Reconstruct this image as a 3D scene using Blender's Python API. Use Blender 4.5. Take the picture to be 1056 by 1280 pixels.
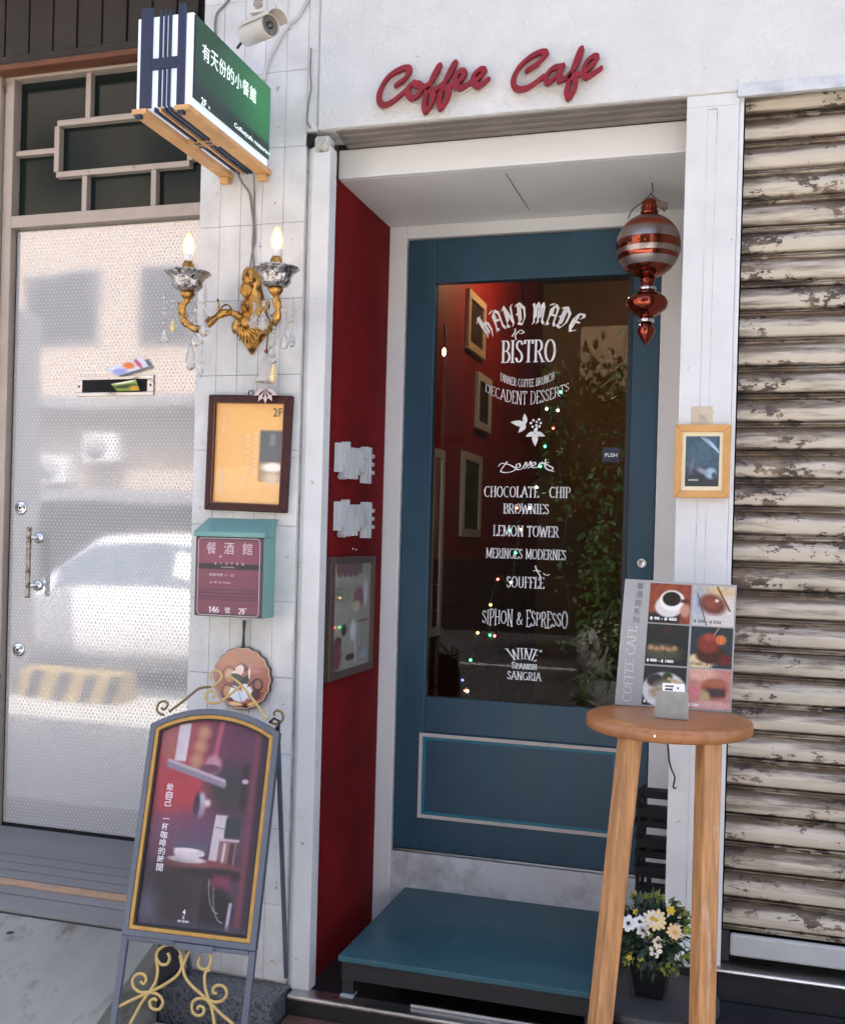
import bpy, bmesh, math, random
import numpy as np
from mathutils import Vector, Matrix
random.seed(7)
for _o in list(bpy.data.objects): bpy.data.objects.remove(_o)
S = bpy.context.scene
COL = S.collection
PI = math.pi
R = math.radians

# ------------------------------------------------------------------ camera
F_PX, YAW, PITCH, ROLL, CYP = 1306.0, .2915, -.004, .0267, 680.0
W0, H0 = 1056.0, 1280.0
CAM = Vector((0, -3.0, 1.5))
_w = Vector((-math.sin(YAW)*math.cos(PITCH), math.cos(YAW)*math.cos(PITCH), math.sin(PITCH)))
_r = Vector((math.cos(YAW), math.sin(YAW), 0))
_u = _r.cross(_w)
CR = _r*math.cos(ROLL) + _u*math.sin(ROLL)
CU = -_r*math.sin(ROLL) + _u*math.cos(ROLL)
cd = bpy.data.cameras.new('camera'); cam = bpy.data.objects.new('camera', cd); COL.objects.link(cam)
m = Matrix((CR, CU, -_w)).transposed().to_4x4(); m.translation = CAM
cam.matrix_world = m
cd.sensor_fit = 'VERTICAL'; cd.sensor_height = 36; cd.sensor_width = 36
cd.lens = 36*F_PX/H0
cd.shift_y = (CYP-H0/2)/H0
cd.clip_start = .05; cd.clip_end = 500
S.camera = cam

# ------------------------------------------------------------------ light
w = bpy.data.worlds.new('World'); S.world = w; w.use_nodes = True
nt = w.node_tree; bg = nt.nodes['Background']
sky = nt.nodes.new('ShaderNodeTexSky'); sky.sky_type = 'NISHITA'; sky.sun_disc = False
SUN_EL, SUN_AZ = R(62), R(20)      # the sun stands behind the building, high
sky.sun_elevation = SUN_EL; sky.sun_rotation = SUN_AZ
sky.air_density = 0.8; sky.dust_density = 5.0; sky.ozone_density = .75
nt.links.new(sky.outputs[0], bg.inputs[0]); bg.inputs[1].default_value = .15
sl = bpy.data.lights.new('sun', 'SUN'); sl.energy = 4.0; sl.angle = R(.5); sl.color = (1, .95, .88)
so = bpy.data.objects.new('sun', sl); COL.objects.link(so)
_sd = Vector((math.sin(SUN_AZ)*math.cos(SUN_EL), math.cos(SUN_AZ)*math.cos(SUN_EL), math.sin(SUN_EL)))
so.rotation_euler = (-_sd).to_track_quat('-Z', 'Y').to_euler(); so.location = (3, 3, 12)
S.view_settings.view_transform = 'Standard'; S.view_settings.look = 'None'
S.view_settings.exposure = 2.38; S.view_settings.gamma = 1; S.view_settings.use_curve_mapping = False
S.render.engine = 'CYCLES'
try:
    S.cycles.use_denoising = True
    S.cycles.max_bounces = 8; S.cycles.diffuse_bounces = 4; S.cycles.glossy_bounces = 4; S.cycles.transmission_bounces = 6
    S.cycles.transparent_max_bounces = 12
    S.cycles.caustics_reflective = False; S.cycles.caustics_refractive = False
    S.cycles.sample_clamp_indirect = 6
except Exception: pass

# ------------------------------------------------------------------ pixel -> place helpers (the photograph's pixel grid onto real planes)
def ray(x, y): return CR*((x-W0/2)/F_PX) + CU*((CYP-y)/F_PX) + _w
def at(x, y, Y): d = ray(x, y); return CAM + d*((Y-CAM.y)/d.y)
def atx(x, y, X): d = ray(x, y); return CAM + d*((X-CAM.x)/d.x)
def atz(x, y, Z): d = ray(x, y); return CAM + d*((Z-CAM.z)/d.z)

# ------------------------------------------------------------------ materials
def lin(c):
    return tuple((v/255/12.92 if v/255 <= .04045 else ((v/255+.055)/1.055)**2.4) for v in c)
MATS = {}
def M(name, c, r=.6, metal=0, var=.12, vs=6, bump=0, bs=80, bd=.002, stain=None, stain_s=9, stain_t=.62, stain_w=.08, spec=.5, coat=0, emit=0, rv=0, stretch=(1, 1, 1)):
    """c linear rgb; var = slow tone variation; stain = second colour laid in patches; bump in metres"""
    if name in MATS: return MATS[name]
    mt = bpy.data.materials.new(name); mt.use_nodes = True; n = mt.node_tree.nodes; l = mt.node_tree.links
    b = n['Principled BSDF']; b.inputs['Roughness'].default_value = r; b.inputs['Metallic'].default_value = metal
    b.inputs['Specular IOR Level'].default_value = spec
    if coat: b.inputs['Coat Weight'].default_value = coat; b.inputs['Coat Roughness'].default_value = .08
    if emit:
        b.inputs['Emission Color'].default_value = (*c[:3], 1); b.inputs['Emission Strength'].default_value = emit
    tc = n.new('ShaderNodeTexCoord'); mp = n.new('ShaderNodeMapping'); l.new(tc.outputs['Object'], mp.inputs[0])
    mp.inputs['Scale'].default_value = stretch
    oi = n.new('ShaderNodeObjectInfo'); ad = n.new('ShaderNodeVectorMath'); ad.operation = 'ADD'
    sc = n.new('ShaderNodeVectorMath'); sc.operation = 'SCALE'; l.new(oi.outputs['Location'], sc.inputs[0]); sc.inputs['Scale'].default_value = 3.7
    l.new(mp.outputs[0], ad.inputs[0]); l.new(sc.outputs[0], ad.inputs[1])
    vec = ad.outputs[0]
    out = None
    nz = n.new('ShaderNodeTexNoise'); nz.inputs['Scale'].default_value = vs; nz.inputs['Detail'].default_value = 6; nz.inputs['Roughness'].default_value = .6
    l.new(vec, nz.inputs['Vector'])
    mr = n.new('ShaderNodeMapRange'); mr.inputs[1].default_value = .3; mr.inputs[2].default_value = .7
    mr.inputs[3].default_value = 1-var; mr.inputs[4].default_value = 1+var*.6
    l.new(nz.outputs[0], mr.inputs[0])
    mx = n.new('ShaderNodeVectorMath'); mx.operation = 'SCALE'; mx.inputs[0].default_value = c[:3]; l.new(mr.outputs[0], mx.inputs['Scale'])
    out = mx.outputs[0]
    if stain:
        n2 = n.new('ShaderNodeTexNoise'); n2.inputs['Scale'].default_value = stain_s; n2.inputs['Detail'].default_value = 8; n2.inputs['Roughness'].default_value = .65
        l.new(vec, n2.inputs['Vector'])
        m2 = n.new('ShaderNodeMapRange'); m2.inputs[1].default_value = stain_t; m2.inputs[2].default_value = stain_t+stain_w
        l.new(n2.outputs[0], m2.inputs[0])
        mm = n.new('ShaderNodeMix'); mm.data_type = 'RGBA'; l.new(m2.outputs[0], mm.inputs[0]); l.new(out, mm.inputs[6]); mm.inputs[7].default_value = (*stain, 1)
        out = mm.outputs[2]
    l.new(out, b.inputs['Base Color'])
    if rv:
        m3 = n.new('ShaderNodeMapRange'); m3.inputs[1].default_value = .3; m3.inputs[2].default_value = .7; m3.inputs[3].default_value = r-rv; m3.inputs[4].default_value = r+rv
        l.new(nz.outputs[0], m3.inputs[0]); l.new(m3.outputs[0], b.inputs['Roughness'])
    if bump:
        nb = n.new('ShaderNodeTexNoise'); nb.inputs['Scale'].default_value = bs; nb.inputs['Detail'].default_value = 4
        l.new(vec, nb.inputs['Vector'])
        bp = n.new('ShaderNodeBump'); bp.inputs['Strength'].default_value = bump; bp.inputs['Distance'].default_value = bd
        l.new(nb.outputs[0], bp.inputs['Height']); l.new(bp.outputs[0], b.inputs['Normal'])
    MATS[name] = mt; return mt
def glow(name, c, s):
    if name in MATS: return MATS[name]
    mt = bpy.data.materials.new(name); mt.use_nodes = True; n = mt.node_tree.nodes
    b = n['Principled BSDF']; b.inputs['Base Color'].default_value = (*c, 1); b.inputs['Emission Color'].default_value = (*c, 1); b.inputs['Emission Strength'].default_value = s
    MATS[name] = mt; return mt
def clear_glass(name, tint=(1, 1, 1), rough=0.0, ior=1.5, boost=0):
    """thin pane: transparent with a fresnel mirror layer"""
    if name in MATS: return MATS[name]
    mt = bpy.data.materials.new(name); mt.use_nodes = True; n = mt.node_tree.nodes; l = mt.node_tree.links
    n.remove(n['Principled BSDF']); o = n['Material Output']
    t = n.new('ShaderNodeBsdfTransparent'); t.inputs[0].default_value = (*tint, 1)
    g = n.new('ShaderNodeBsdfGlossy'); g.inputs['Roughness'].default_value = rough
    f = n.new('ShaderNodeFresnel'); f.inputs[0].default_value = ior
    a = n.new('ShaderNodeMath'); a.operation = 'ADD'; a.inputs[1].default_value = boost; l.new(f.outputs[0], a.inputs[0])
    x = n.new('ShaderNodeMixShader'); l.new(a.outputs[0], x.inputs[0]); l.new(t.outputs[0], x.inputs[1]); l.new(g.outputs[0], x.inputs[2]); l.new(x.outputs[0], o.inputs[0])
    MATS[name] = mt; return mt
def crystal(name):
    if name in MATS: return MATS[name]
    mt = bpy.data.materials.new(name); mt.use_nodes = True; b = mt.node_tree.nodes['Principled BSDF']
    b.inputs['Base Color'].default_value = (.93, .9, .84, 1); b.inputs['Transmission Weight'].default_value = .75; b.inputs['Roughness'].default_value = .05; b.inputs['IOR'].default_value = 1.5
    MATS[name] = mt; return mt
def vcol_mat(name, r=.5, coat=0):
    if name in MATS: return MATS[name]
    mt = bpy.data.materials.new(name); mt.use_nodes = True; n = mt.node_tree.nodes; b = n['Principled BSDF']
    a = n.new('ShaderNodeVertexColor'); a.layer_name = 'print'; mt.node_tree.links.new(a.outputs[0], b.inputs['Base Color'])
    b.inputs['Roughness'].default_value = r
    if coat: b.inputs['Coat Weight'].default_value = coat; b.inputs['Coat Roughness'].default_value = .03
    MATS[name] = mt; return mt

# ------------------------------------------------------------------ mesh builder
class MB:
    def __init__(s): s.v = []; s.f = []; s.sm = []
    def add(s, vs, fs, smooth=False):
        k = len(s.v); s.v += [tuple(v) for v in vs]; s.f += [tuple(i+k for i in f) for f in fs]; s.sm += [smooth]*len(fs); return s
    def box(s, a, b):
        x0, y0, z0 = [min(p, q) for p, q in zip(a, b)]; x1, y1, z1 = [max(p, q) for p, q in zip(a, b)]
        v = [(x0, y0, z0), (x1, y0, z0), (x1, y1, z0), (x0, y1, z0), (x0, y0, z1), (x1, y0, z1), (x1, y1, z1), (x0, y1, z1)]
        return s.add(v, [(0, 3, 2, 1), (4, 5, 6, 7), (0, 1, 5, 4), (1, 2, 6, 5), (2, 3, 7, 6), (3, 0, 4, 7)])
    def hexa(s, bot, top):
        return s.add(list(bot)+list(top), [(3, 2, 1, 0), (4, 5, 6, 7), (0, 1, 5, 4), (1, 2, 6, 5), (2, 3, 7, 6), (3, 0, 4, 7)])
    def beam(s, a, b, w, h, roll=0, up=(0, 1, 0), w2=None, h2=None):
        a, b = Vector(a), Vector(b); d = (b-a).normalized(); u = Vector(up); x = d.cross(u)
        if x.length < 1e-4: x = d.cross(Vector((1, 0, 0)))
        x.normalize(); y = x.cross(d)
        if roll:
            q = Matrix.Rotation(roll, 3, d); x = q @ x; y = q @ y
        w2 = w if w2 is None else w2; h2 = h if h2 is None else h2
        c = lambda p, ww, hh: [p-x*ww/2-y*hh/2, p+x*ww/2-y*hh/2, p+x*ww/2+y*hh/2, p-x*ww/2+y*hh/2]
        return s.hexa(c(a, w, h), c(b, w2, h2))
    def tube(s, pts, r, n=8, closed=False, caps=True):
        pts = [Vector(p) for p in pts]; N = len(pts); rr = r if hasattr(r, '__len__') else [r]*N
        vs = []; prev = None
        for i, p in enumerate(pts):
            if closed: t = pts[(i+1) % N]-pts[i-1]
            else: t = pts[min(i+1, N-1)]-pts[max(i-1, 0)]
            if t.length < 1e-9: t = Vector((0, 0, 1))
            t.normalize()
            if prev is None:
                a = t.orthogonal().normalized()
            else:
                a = prev - t*prev.dot(t)
                a = t.orthogonal() if a.length < 1e-6 else a
                a.normalize()
            prev = a; b = t.cross(a)
            for k in range(n):
                q = 2*PI*k/n; vs.append(p+(a*math.cos(q)+b*math.sin(q))*rr[i])
        fs = []
        for i in range(N if closed else N-1):
            j = (i+1) % N
            for k in range(n): fs.append((i*n+k, i*n+(k+1) % n, j*n+(k+1) % n, j*n+k))
        s.add(vs, fs, True)
        if caps and not closed:
            k0 = len(s.v)-len(vs); s.f.append(tuple(k0+k for k in reversed(range(n)))); s.f.append(tuple(k0+(N-1)*n+k for k in range(n))); s.sm += [False, False]
        return s
    def lathe(s, prof, c=(0, 0, 0), n=24, axis=(0, 0, 1), wave=None, smooth=True):
        ax = Vector(axis).normalized(); a = ax.orthogonal().normalized(); b = ax.cross(a); c = Vector(c); vs = []
        if abs(ax.z) > .9: a, b = Vector((1, 0, 0)), Vector((0, 1, 0))
        for (r, z) in prof:
            for k in range(n):
                q = 2*PI*k/n; q2 = wave(q, z) if wave else 1
                vs.append(c+ax*z+(a*math.cos(q)+b*math.sin(q))*(r*q2))
        fs = []
        for i in range(len(prof)-1):
            for k in range(n): fs.append((i*n+k, i*n+(k+1) % n, (i+1)*n+(k+1) % n, (i+1)*n+k))
        s.add(vs, fs, smooth)
        k0 = len(s.v)-len(vs)
        if prof[0][0] > 1e-5: s.f.append(tuple(k0+k for k in reversed(range(n)))); s.sm.append(False)
        if prof[-1][0] > 1e-5: s.f.append(tuple(k0+(len(prof)-1)*n+k for k in range(n))); s.sm.append(False)
        return s
    def ball(s, c, r, n=10, sc=(1, 1, 1)):
        c = Vector(c); vs = []; m_ = max(4, n//2+1)
        for i in range(m_+1):
            t = PI*i/m_
            for k in range(n):
                q = 2*PI*k/n; vs.append(c+Vector((math.sin(t)*math.cos(q)*r*sc[0], math.sin(t)*math.sin(q)*r*sc[1], -math.cos(t)*r*sc[2])))
        fs = [(i*n+k, i*n+(k+1) % n, (i+1)*n+(k+1) % n, (i+1)*n+k) for i in range(m_) for k in range(n)]
        return s.add(vs, fs, True)
    def prism(s, pts, d):
        """planar outline (3D points) thickened by vector d"""
        pts = [Vector(p) for p in pts]; d = Vector(d); n = len(pts)
        return s.add(pts+[p+d for p in pts], [tuple(range(n)), tuple(reversed(range(n, 2*n)))]+[(i, i+n, (i+1) % n+n, (i+1) % n) for i in range(n)])
    def quad(s, a, b, c, d): return s.add([a, b, c, d], [(0, 1, 2, 3)])

LOC = {}
def obj(name, mb, mat, parent=None, bevel=0, seg=2, loc=None, fixn=True):
    o0 = Vector(loc) if loc is not None else (LOC[parent.name] if parent else Vector((0, 0, 0)))
    me = bpy.data.meshes.new(name)
    me.from_pydata([(v[0]-o0.x, v[1]-o0.y, v[2]-o0.z) for v in mb.v], [], mb.f); me.update()
    me.polygons.foreach_set('use_smooth', mb.sm)
    if fixn or bevel:
        bm = bmesh.new(); bm.from_mesh(me)
        if fixn: bmesh.ops.recalc_face_normals(bm, faces=bm.faces)
        if bevel:
            es = [e for e in bm.edges if len(e.link_faces) == 2 and e.calc_face_angle(0) > .5]
            bmesh.ops.bevel(bm, geom=es, offset=bevel, segments=seg, affect='EDGES', profile=.5, clamp_overlap=True)
        bm.to_mesh(me); bm.free()
    me.materials.append(mat)
    o = bpy.data.objects.new(name, me); COL.objects.link(o)
    if parent: o.parent = parent; o.location = o0-LOC[parent.name]; 
    else: o.location = o0
    LOC[o.name] = o0
    return o
def thing(name, label, cat, loc=(0, 0, 0), group=None):
    o = bpy.data.objects.new(name, None); COL.objects.link(o); o.location = loc; o.empty_display_size = .05
    LOC[o.name] = Vector(loc); return tag(o, label, cat, group)
def tag(o, label, cat, group=None, kind=None):
    if label: o['label'] = label
    if cat: o['category'] = cat
    if group: o['group'] = group
    if kind: o['kind'] = kind
    return o
def struct(name, loc=(0, 0, 0)):
    o = bpy.data.objects.new(name, None); COL.objects.link(o); o.location = loc; LOC[o.name] = Vector(loc); o['kind'] = 'structure'; return o
def bx(name, a, b, mat, parent=None, bevel=.002, seg=2):
    return obj(name, MB().box(a, b), mat, parent, bevel, seg)

# ------------------------------------------------------------------ drawing planes
class PL:
    """drawing plane: origin, right, up, outward normal"""
    def __init__(s, o, r, u):
        s.o = Vector(o); s.r = Vector(r).normalized(); s.u = Vector(u).normalized(); s.n = s.r.cross(s.u)
    def p(s, x, y, d=0): return s.o+s.r*x+s.u*y+s.n*d
    def inv(s, q): q = Vector(q)-s.o; return (q.dot(s.r), q.dot(s.u))
def wall(Y): return PL((0, Y, 0), (1, 0, 0), (0, 0, 1))        # faces -Y

_tc = {}
def glyphs(txt, bold=0):
    """Blender's own font, as a flat mesh (verts, faces)"""
    k = (txt, bold)
    if k in _tc: return _tc[k]
    cu = bpy.data.curves.new('t', 'FONT'); cu.body = txt; cu.size = 1; cu.offset = bold; cu.resolution_u = 3
    ob = bpy.data.objects.new('t', cu); COL.objects.link(ob)
    dg = bpy.context.evaluated_depsgraph_get(); dg.update()
    me = ob.evaluated_get(dg).to_mesh()
    v = [tuple(p.co) for p in me.vertices]; f = [tuple(p.vertices) for p in me.polygons]
    ob.evaluated_get(dg).to_mesh_clear(); bpy.data.objects.remove(ob); bpy.data.curves.remove(cu)
    _tc[k] = (v, f); return v, f
def text(mb, txt, pl, cx, cy, h=None, w=None, d=.001, bold=0, th=0, warp=None, ang=0, align='c', slant=0):
    """text centred on (cx,cy) of plane pl, scaled to height h / width w; th: thickness"""
    v, f = glyphs(txt, bold)
    if not v: return mb
    xs = [p[0] for p in v]; ys = [p[1] for p in v]; x0, x1, y0, y1 = min(xs), max(xs), min(ys), max(ys)
    sy = h/(y1-y0) if h else w/(x1-x0); sx = w/(x1-x0) if w else sy
    ca, sa = math.cos(ang), math.sin(ang); out = []
    for p in v:
        a = (p[0]-(x0+x1)/2)*sx if align == 'c' else (p[0]-x0)*sx
        b = (p[1]-(y0+y1)/2)*sy; a += slant*b
        if warp: a, b = warp(a, b)
        out.append((cx+a*ca-b*sa, cy+a*sa+b*ca))
    if th:
        n = len(out); vs = [pl.p(a, b, d+th) for a, b in out]+[pl.p(a, b, d) for a, b in out]
        ec = {}
        for g in f:
            for i in range(len(g)):
                e = (g[i], g[(i+1) % len(g)]); ec[e] = 1
        fs = list(f)+[(a+n, b+n, b, a) for (a, b) in ec if (b, a) not in ec]
        mb.add(vs, fs)
    else: mb.add([pl.p(a, b, d) for a, b in out], f)
    return mb

# ---- broad-nib pen for the lettering that no built-in font has
def hull(pts):
    pts = sorted(set(pts))
    if len(pts) < 3: return pts
    def half(ps):
        h_ = []
        for p in ps:
            while len(h_) > 1 and (h_[-1][0]-h_[-2][0])*(p[1]-h_[-2][1])-(h_[-1][1]-h_[-2][1])*(p[0]-h_[-2][0]) <= 0: h_.pop()
            h_.append(p)
        return h_[:-1]
    return half(pts)+half(pts[::-1])
def smooth(pts, k=5):
    out = []; P = [pts[0]]+list(pts)+[pts[-1]]
    for i in range(1, len(P)-2):
        for j in range(k):
            t = j/k; p0, p1, p2, p3 = P[i-1], P[i], P[i+1], P[i+2]
            out.append(tuple(.5*((2*p1[c])+(-p0[c]+p2[c])*t+(2*p0[c]-5*p1[c]+4*p2[c]-p3[c])*t*t+(-p0[c]+3*p1[c]-3*p2[c]+p3[c])*t**3) for c in range(2)))
    return out+[pts[-1]]
def nib(mb, strokes, pl, tf, a, b, ang, d=.001, th=0):
    """strokes in local units; tf maps local -> plane metres; a,b = nib half axes in local units"""
    nb = [(a*math.cos(t)*math.cos(ang)-b*math.sin(t)*math.sin(ang), a*math.cos(t)*math.sin(ang)+b*math.sin(t)*math.cos(ang)) for t in [PI/4*k for k in range(8)]]
    e = 0
    for st in strokes:
        for (p, q) in zip(st[:-1], st[1:]):
            h_ = hull([(round(p[0]+x, 5), round(p[1]+y, 5)) for x, y in nb]+[(round(q[0]+x, 5), round(q[1]+y, 5)) for x, y in nb])
            if len(h_) < 3: continue
            e += 1; dd = d+(e % 23)*1.5e-5
            P = [tf(*x) for x in h_]
            if th: mb.prism([pl.p(x, y, dd+th) for x, y in P], -pl.n*th)
            else: mb.add([pl.p(x, y, dd) for x, y in P], [tuple(range(len(P)))])
    return mb
def arc(cx, cy, rx, ry, t0, t1, n=12): return [(cx+rx*math.cos(R(t0+(t1-t0)*i/n)), cy+ry*math.sin(R(t0+(t1-t0)*i/n))) for i in range(n+1)]
# serif capitals: (width, straight strokes, curved strokes)
G = {
 'A': (.8, [[(.05, 0), (.4, 1)], [(.4, 1), (.75, 0)], [(.17, .35), (.63, .35)]], []),
 'B': (.65, [[(.15, 0), (.15, 1)]], [[(.15, 1)]+arc(.33, .76, .22, .24, 90, -90)+[(.15, .52)], [(.15, .52)]+arc(.36, .26, .26, .26, 90, -90)+[(.15, 0)]]),
 'C': (.75, [], [arc(.42, .5, .34, .5, 50, 310, 18)]),
 'D': (.8, [[(.15, 0), (.15, 1)]], [[(.15, 1)]+arc(.35, .5, .38, .5, 90, -90, 16)+[(.15, 0)]]),
 'E': (.62, [[(.15, 0), (.15, 1)], [(.15, 1), (.55, 1), (.55, .86)], [(.15, .52), (.45, .52)], [(.15, 0), (.57, 0), (.57, .15)]], []),
 'F': (.6, [[(.15, 0), (.15, 1)], [(.15, 1), (.55, 1), (.55, .86)], [(.15, .52), (.45, .52)]], []),
 'G': (.8, [[(.7, .05), (.7, .42)]], [arc(.42, .5, .34, .5, 50, 325, 18)]),
 'H': (.8, [[(.15, 0), (.15, 1)], [(.65, 0), (.65, 1)], [(.15, .52), (.65, .52)]], []),
 'I': (.32, [[(.16, 0), (.16, 1)]], []),
 'K': (.75, [[(.15, 0), (.15, 1)], [(.17, .45), (.62, 1)], [(.3, .6), (.68, 0)]], []),
 'L': (.6, [[(.15, 0), (.15, 1)], [(.15, 0), (.55, 0), (.55, .18)]], []),
 'M': (.98, [[(.15, 0), (.15, 1)], [(.15, 1), (.5, .1)], [(.5, .1), (.83, 1)], [(.83, 1), (.83, 0)]], []),
 'N': (.82, [[(.15, 0), (.15, 1)], [(.15, 1), (.67, 0)], [(.67, 0), (.67, 1)]], []),
 'O': (.82, [], [arc(.41, .5, .34, .5, 0, 360, 24)]),
 'P': (.65, [[(.15, 0), (.15, 1)]], [[(.15, 1)]+arc(.33, .74, .25, .26, 90, -90)+[(.15, .48)]]),
 'R': (.75, [[(.15, 0), (.15, 1)], [(.36, .48), (.68, 0)]], [[(.15, 1)]+arc(.33, .74, .25, .26, 90, -90)+[(.15, .48)]]),
 'S': (.6, [], [smooth([(.5, .82), (.4, .97), (.25, .98), (.12, .85), (.14, .66), (.32, .52), (.48, .36), (.5, .16), (.35, .02), (.18, .03), (.08, .2)], 3)]),
 'T': (.7, [[(.35, 0), (.35, 1)], [(.06, .85), (.06, 1), (.64, 1), (.64, .85)]], []),
 'U': (.8, [], [[(.15, 1), (.15, .35)]+arc(.4, .3, .25, .3, 180, 360)+[(.65, 1)]]),
 'W': (1.05, [[(.05, 1), (.3, 0)], [(.3, 0), (.52, .9)], [(.52, .9), (.75, 0)], [(.75, 0), (1, 1)]], []),
 'Y': (.75, [[(.05, 1), (.37, .5)], [(.7, 1), (.37, .5)], [(.37, .5), (.37, 0)]], []),
 '&': (.85, [], [smooth([(.78, .45), (.6, .1), (.35, 0), (.12, .15), (.18, .42), (.48, .65), (.5, .88), (.35, .98), (.24, .82), (.35, .5), (.6, .15), (.82, .02)], 3)]),
 '-': (.4, [[(.06, .42), (.34, .42)]], []), ' ': (.38, [], []), "'": (.2, [[(.1, 1), (.1, .8)]], []),
 '1': (.45, [[(.25, 0), (.25, 1)], [(.25, 1), (.1, .85)]], []), '2': (.6, [[(.08, 0), (.54, 0)]], [smooth([(.1, .78), (.2, .97), (.4, .97), (.5, .75), (.38, .45), (.08, 0)], 3)]),
 '4': (.65, [[(.45, 0), (.45, 1)], [(.45, 1), (.06, .3), (.6, .3)]], []), '6': (.62, [], [arc(.31, .3, .23, .3, 0, 360, 16), smooth([(.5, .98), (.25, .8), (.09, .4)], 3)]),
}
def serif(mb, s, pl, cx, cy, h, w=None, d=.001, weight=.075, thin=.022, small=None, warp=None, th=0, sf=.11, gap=.04, ang=0):
    x = 0; place = []
    for ch in s:
        k = 1
        if small and ch.islower(): k = small
        g = G[ch.upper()]
        place.append((g, x, k)); x += (g[0]+gap)*k
    W = x; sx = (w/W) if w else h; sy = h
    for g, x0, k in place:
        st = [[(x0+p[0]*k, p[1]*k) for p in q] for q in g[1]+g[2]]
        for q in g[1]:
            for e, o_ in ((q[0], q[1]), (q[-1], q[-2])):
                if (e[1] < .001 or e[1] > .999) and abs(e[1]-o_[1]) > .4 and sf: st.append([(x0+(e[0]-sf)*k, e[1]*k), (x0+(e[0]+sf)*k, e[1]*k)])
        def tf(a, b):
            a, b = (a-W/2)*sx, (b-.5)*sy
            if warp: a, b = warp(a, b)
            ca, sa = math.cos(ang), math.sin(ang)
            return (cx+a*ca-b*sa, cy+a*sa+b*ca)
        nib(mb, st, pl, tf, weight, thin, 0, d, th)
    return mb

# ---- printed pictures: a fine grid whose colour attribute carries the print
class Paint:
    def __init__(s, nx, ny, base):
        s.nx, s.ny = nx, ny; u = (np.arange(nx+1))/nx; v = (np.arange(ny+1))/ny
        s.U, s.V = np.meshgrid(u, v); s.a = np.ones((ny+1, nx+1, 3))*np.array(base, float)
    def mix(s, m_, c): m_ = np.clip(m_, 0, 1)[..., None]; s.a = s.a*(1-m_)+np.array(c, float)*m_; return s
    def ell(s, cx, cy, rx, ry, c, soft=.15, al=1, rot=0):
        dx, dy = s.U-cx, s.V-cy; ca, sa = math.cos(rot), math.sin(rot); x, y = dx*ca+dy*sa, -dx*sa+dy*ca
        d = np.sqrt((x/rx)**2+(y/ry)**2); return s.mix(np.clip((1+soft-d)/(2*soft), 0, 1)*al, c)
    def rect(s, x0, y0, x1, y1, c, soft=.006, al=1, sh=0):
        x = s.U-sh*(s.V-y0)
        m_ = np.clip((x-x0)/soft+.5, 0, 1)*np.clip((x1-x)/soft+.5, 0, 1)*np.clip((s.V-y0)/soft+.5, 0, 1)*np.clip((y1-s.V)/soft+.5, 0, 1); return s.mix(m_*al, c)
    def line(s, x0, y0, x1, y1, w, c, soft=.5, al=1):
        dx, dy = x1-x0, y1-y0; L = dx*dx+dy*dy; t = np.clip(((s.U-x0)*dx+(s.V-y0)*dy)/L, 0, 1)
        d = np.hypot(s.U-x0-t*dx, s.V-y0-t*dy)/w; return s.mix(np.clip((1+soft-d)/(2*soft), 0, 1)*al, c)
    def noise(s, amt, cell=3, seed=1):
        r = np.random.RandomState(seed); g = r.rand(s.ny//cell+3, s.nx//cell+3, 1)-.5
        yy = np.arange(s.ny+1)/cell; xx = np.arange(s.nx+1)/cell; y0 = yy.astype(int); x0 = xx.astype(int); fy = (yy-y0)[:, None, None]; fx = (xx-x0)[None, :, None]
        q = (g[y0][:, x0]*(1-fy)*(1-fx)+g[y0+1][:, x0]*fy*(1-fx)+g[y0][:, x0+1]*(1-fy)*fx+g[y0+1][:, x0+1]*fy*fx)
        s.a = np.clip(s.a*(1+q*amt), 0, 255); return s
def print_on(name, p, tl, tr, bl, br, mat, parent, keep=None):
    tl, tr, bl, br = [np.array(q, float) for q in (tl, tr, bl, br)]
    U, V = p.U[..., None], p.V[..., None]
    P = (tl*(1-U)+tr*U)*(1-V)+(bl*(1-U)+br*U)*V
    o0 = np.array(LOC[parent.name]); vs = (P-o0).reshape(-1, 3)
    nx, ny = p.nx, p.ny; i = np.arange(nx)[None, :]+np.arange(ny)[:, None]*(nx+1)
    fs = np.stack([i+nx+1, i+nx+2, i+1, i], -1).reshape(-1, 4)
    if keep is not None:
        kx = ((p.U[:-1, :-1]+p.U[1:, 1:])/2).ravel(); ky = ((p.V[:-1, :-1]+p.V[1:, 1:])/2).ravel(); fs = fs[keep(kx, ky)]
    me = bpy.data.meshes.new(name); me.vertices.add(len(vs)); me.vertices.foreach_set('co', vs.ravel())
    me.loops.add(len(fs)*4); me.loops.foreach_set('vertex_index', fs.ravel().astype(np.int32))
    me.polygons.add(len(fs)); me.polygons.foreach_set('loop_start', np.arange(len(fs), dtype=np.int32)*4)
    me.update(calc_edges=True); me.validate()
    c = np.clip(p.a/255, 0, 1); c = np.where(c <= .04045, c/12.92, ((c+.055)/1.055)**2.4)
    c = np.concatenate([c, np.ones(c.shape[:2]+(1,))], -1).reshape(-1, 4)
    at_ = me.color_attributes.new('print', 'FLOAT_COLOR', 'POINT'); at_.data.foreach_set('color', c.ravel().astype(np.float32))
    me.materials.append(mat); o = bpy.data.objects.new(name, me); COL.objects.link(o); o.parent = parent
    LOC[o.name] = LOC[parent.name]; return o

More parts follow.
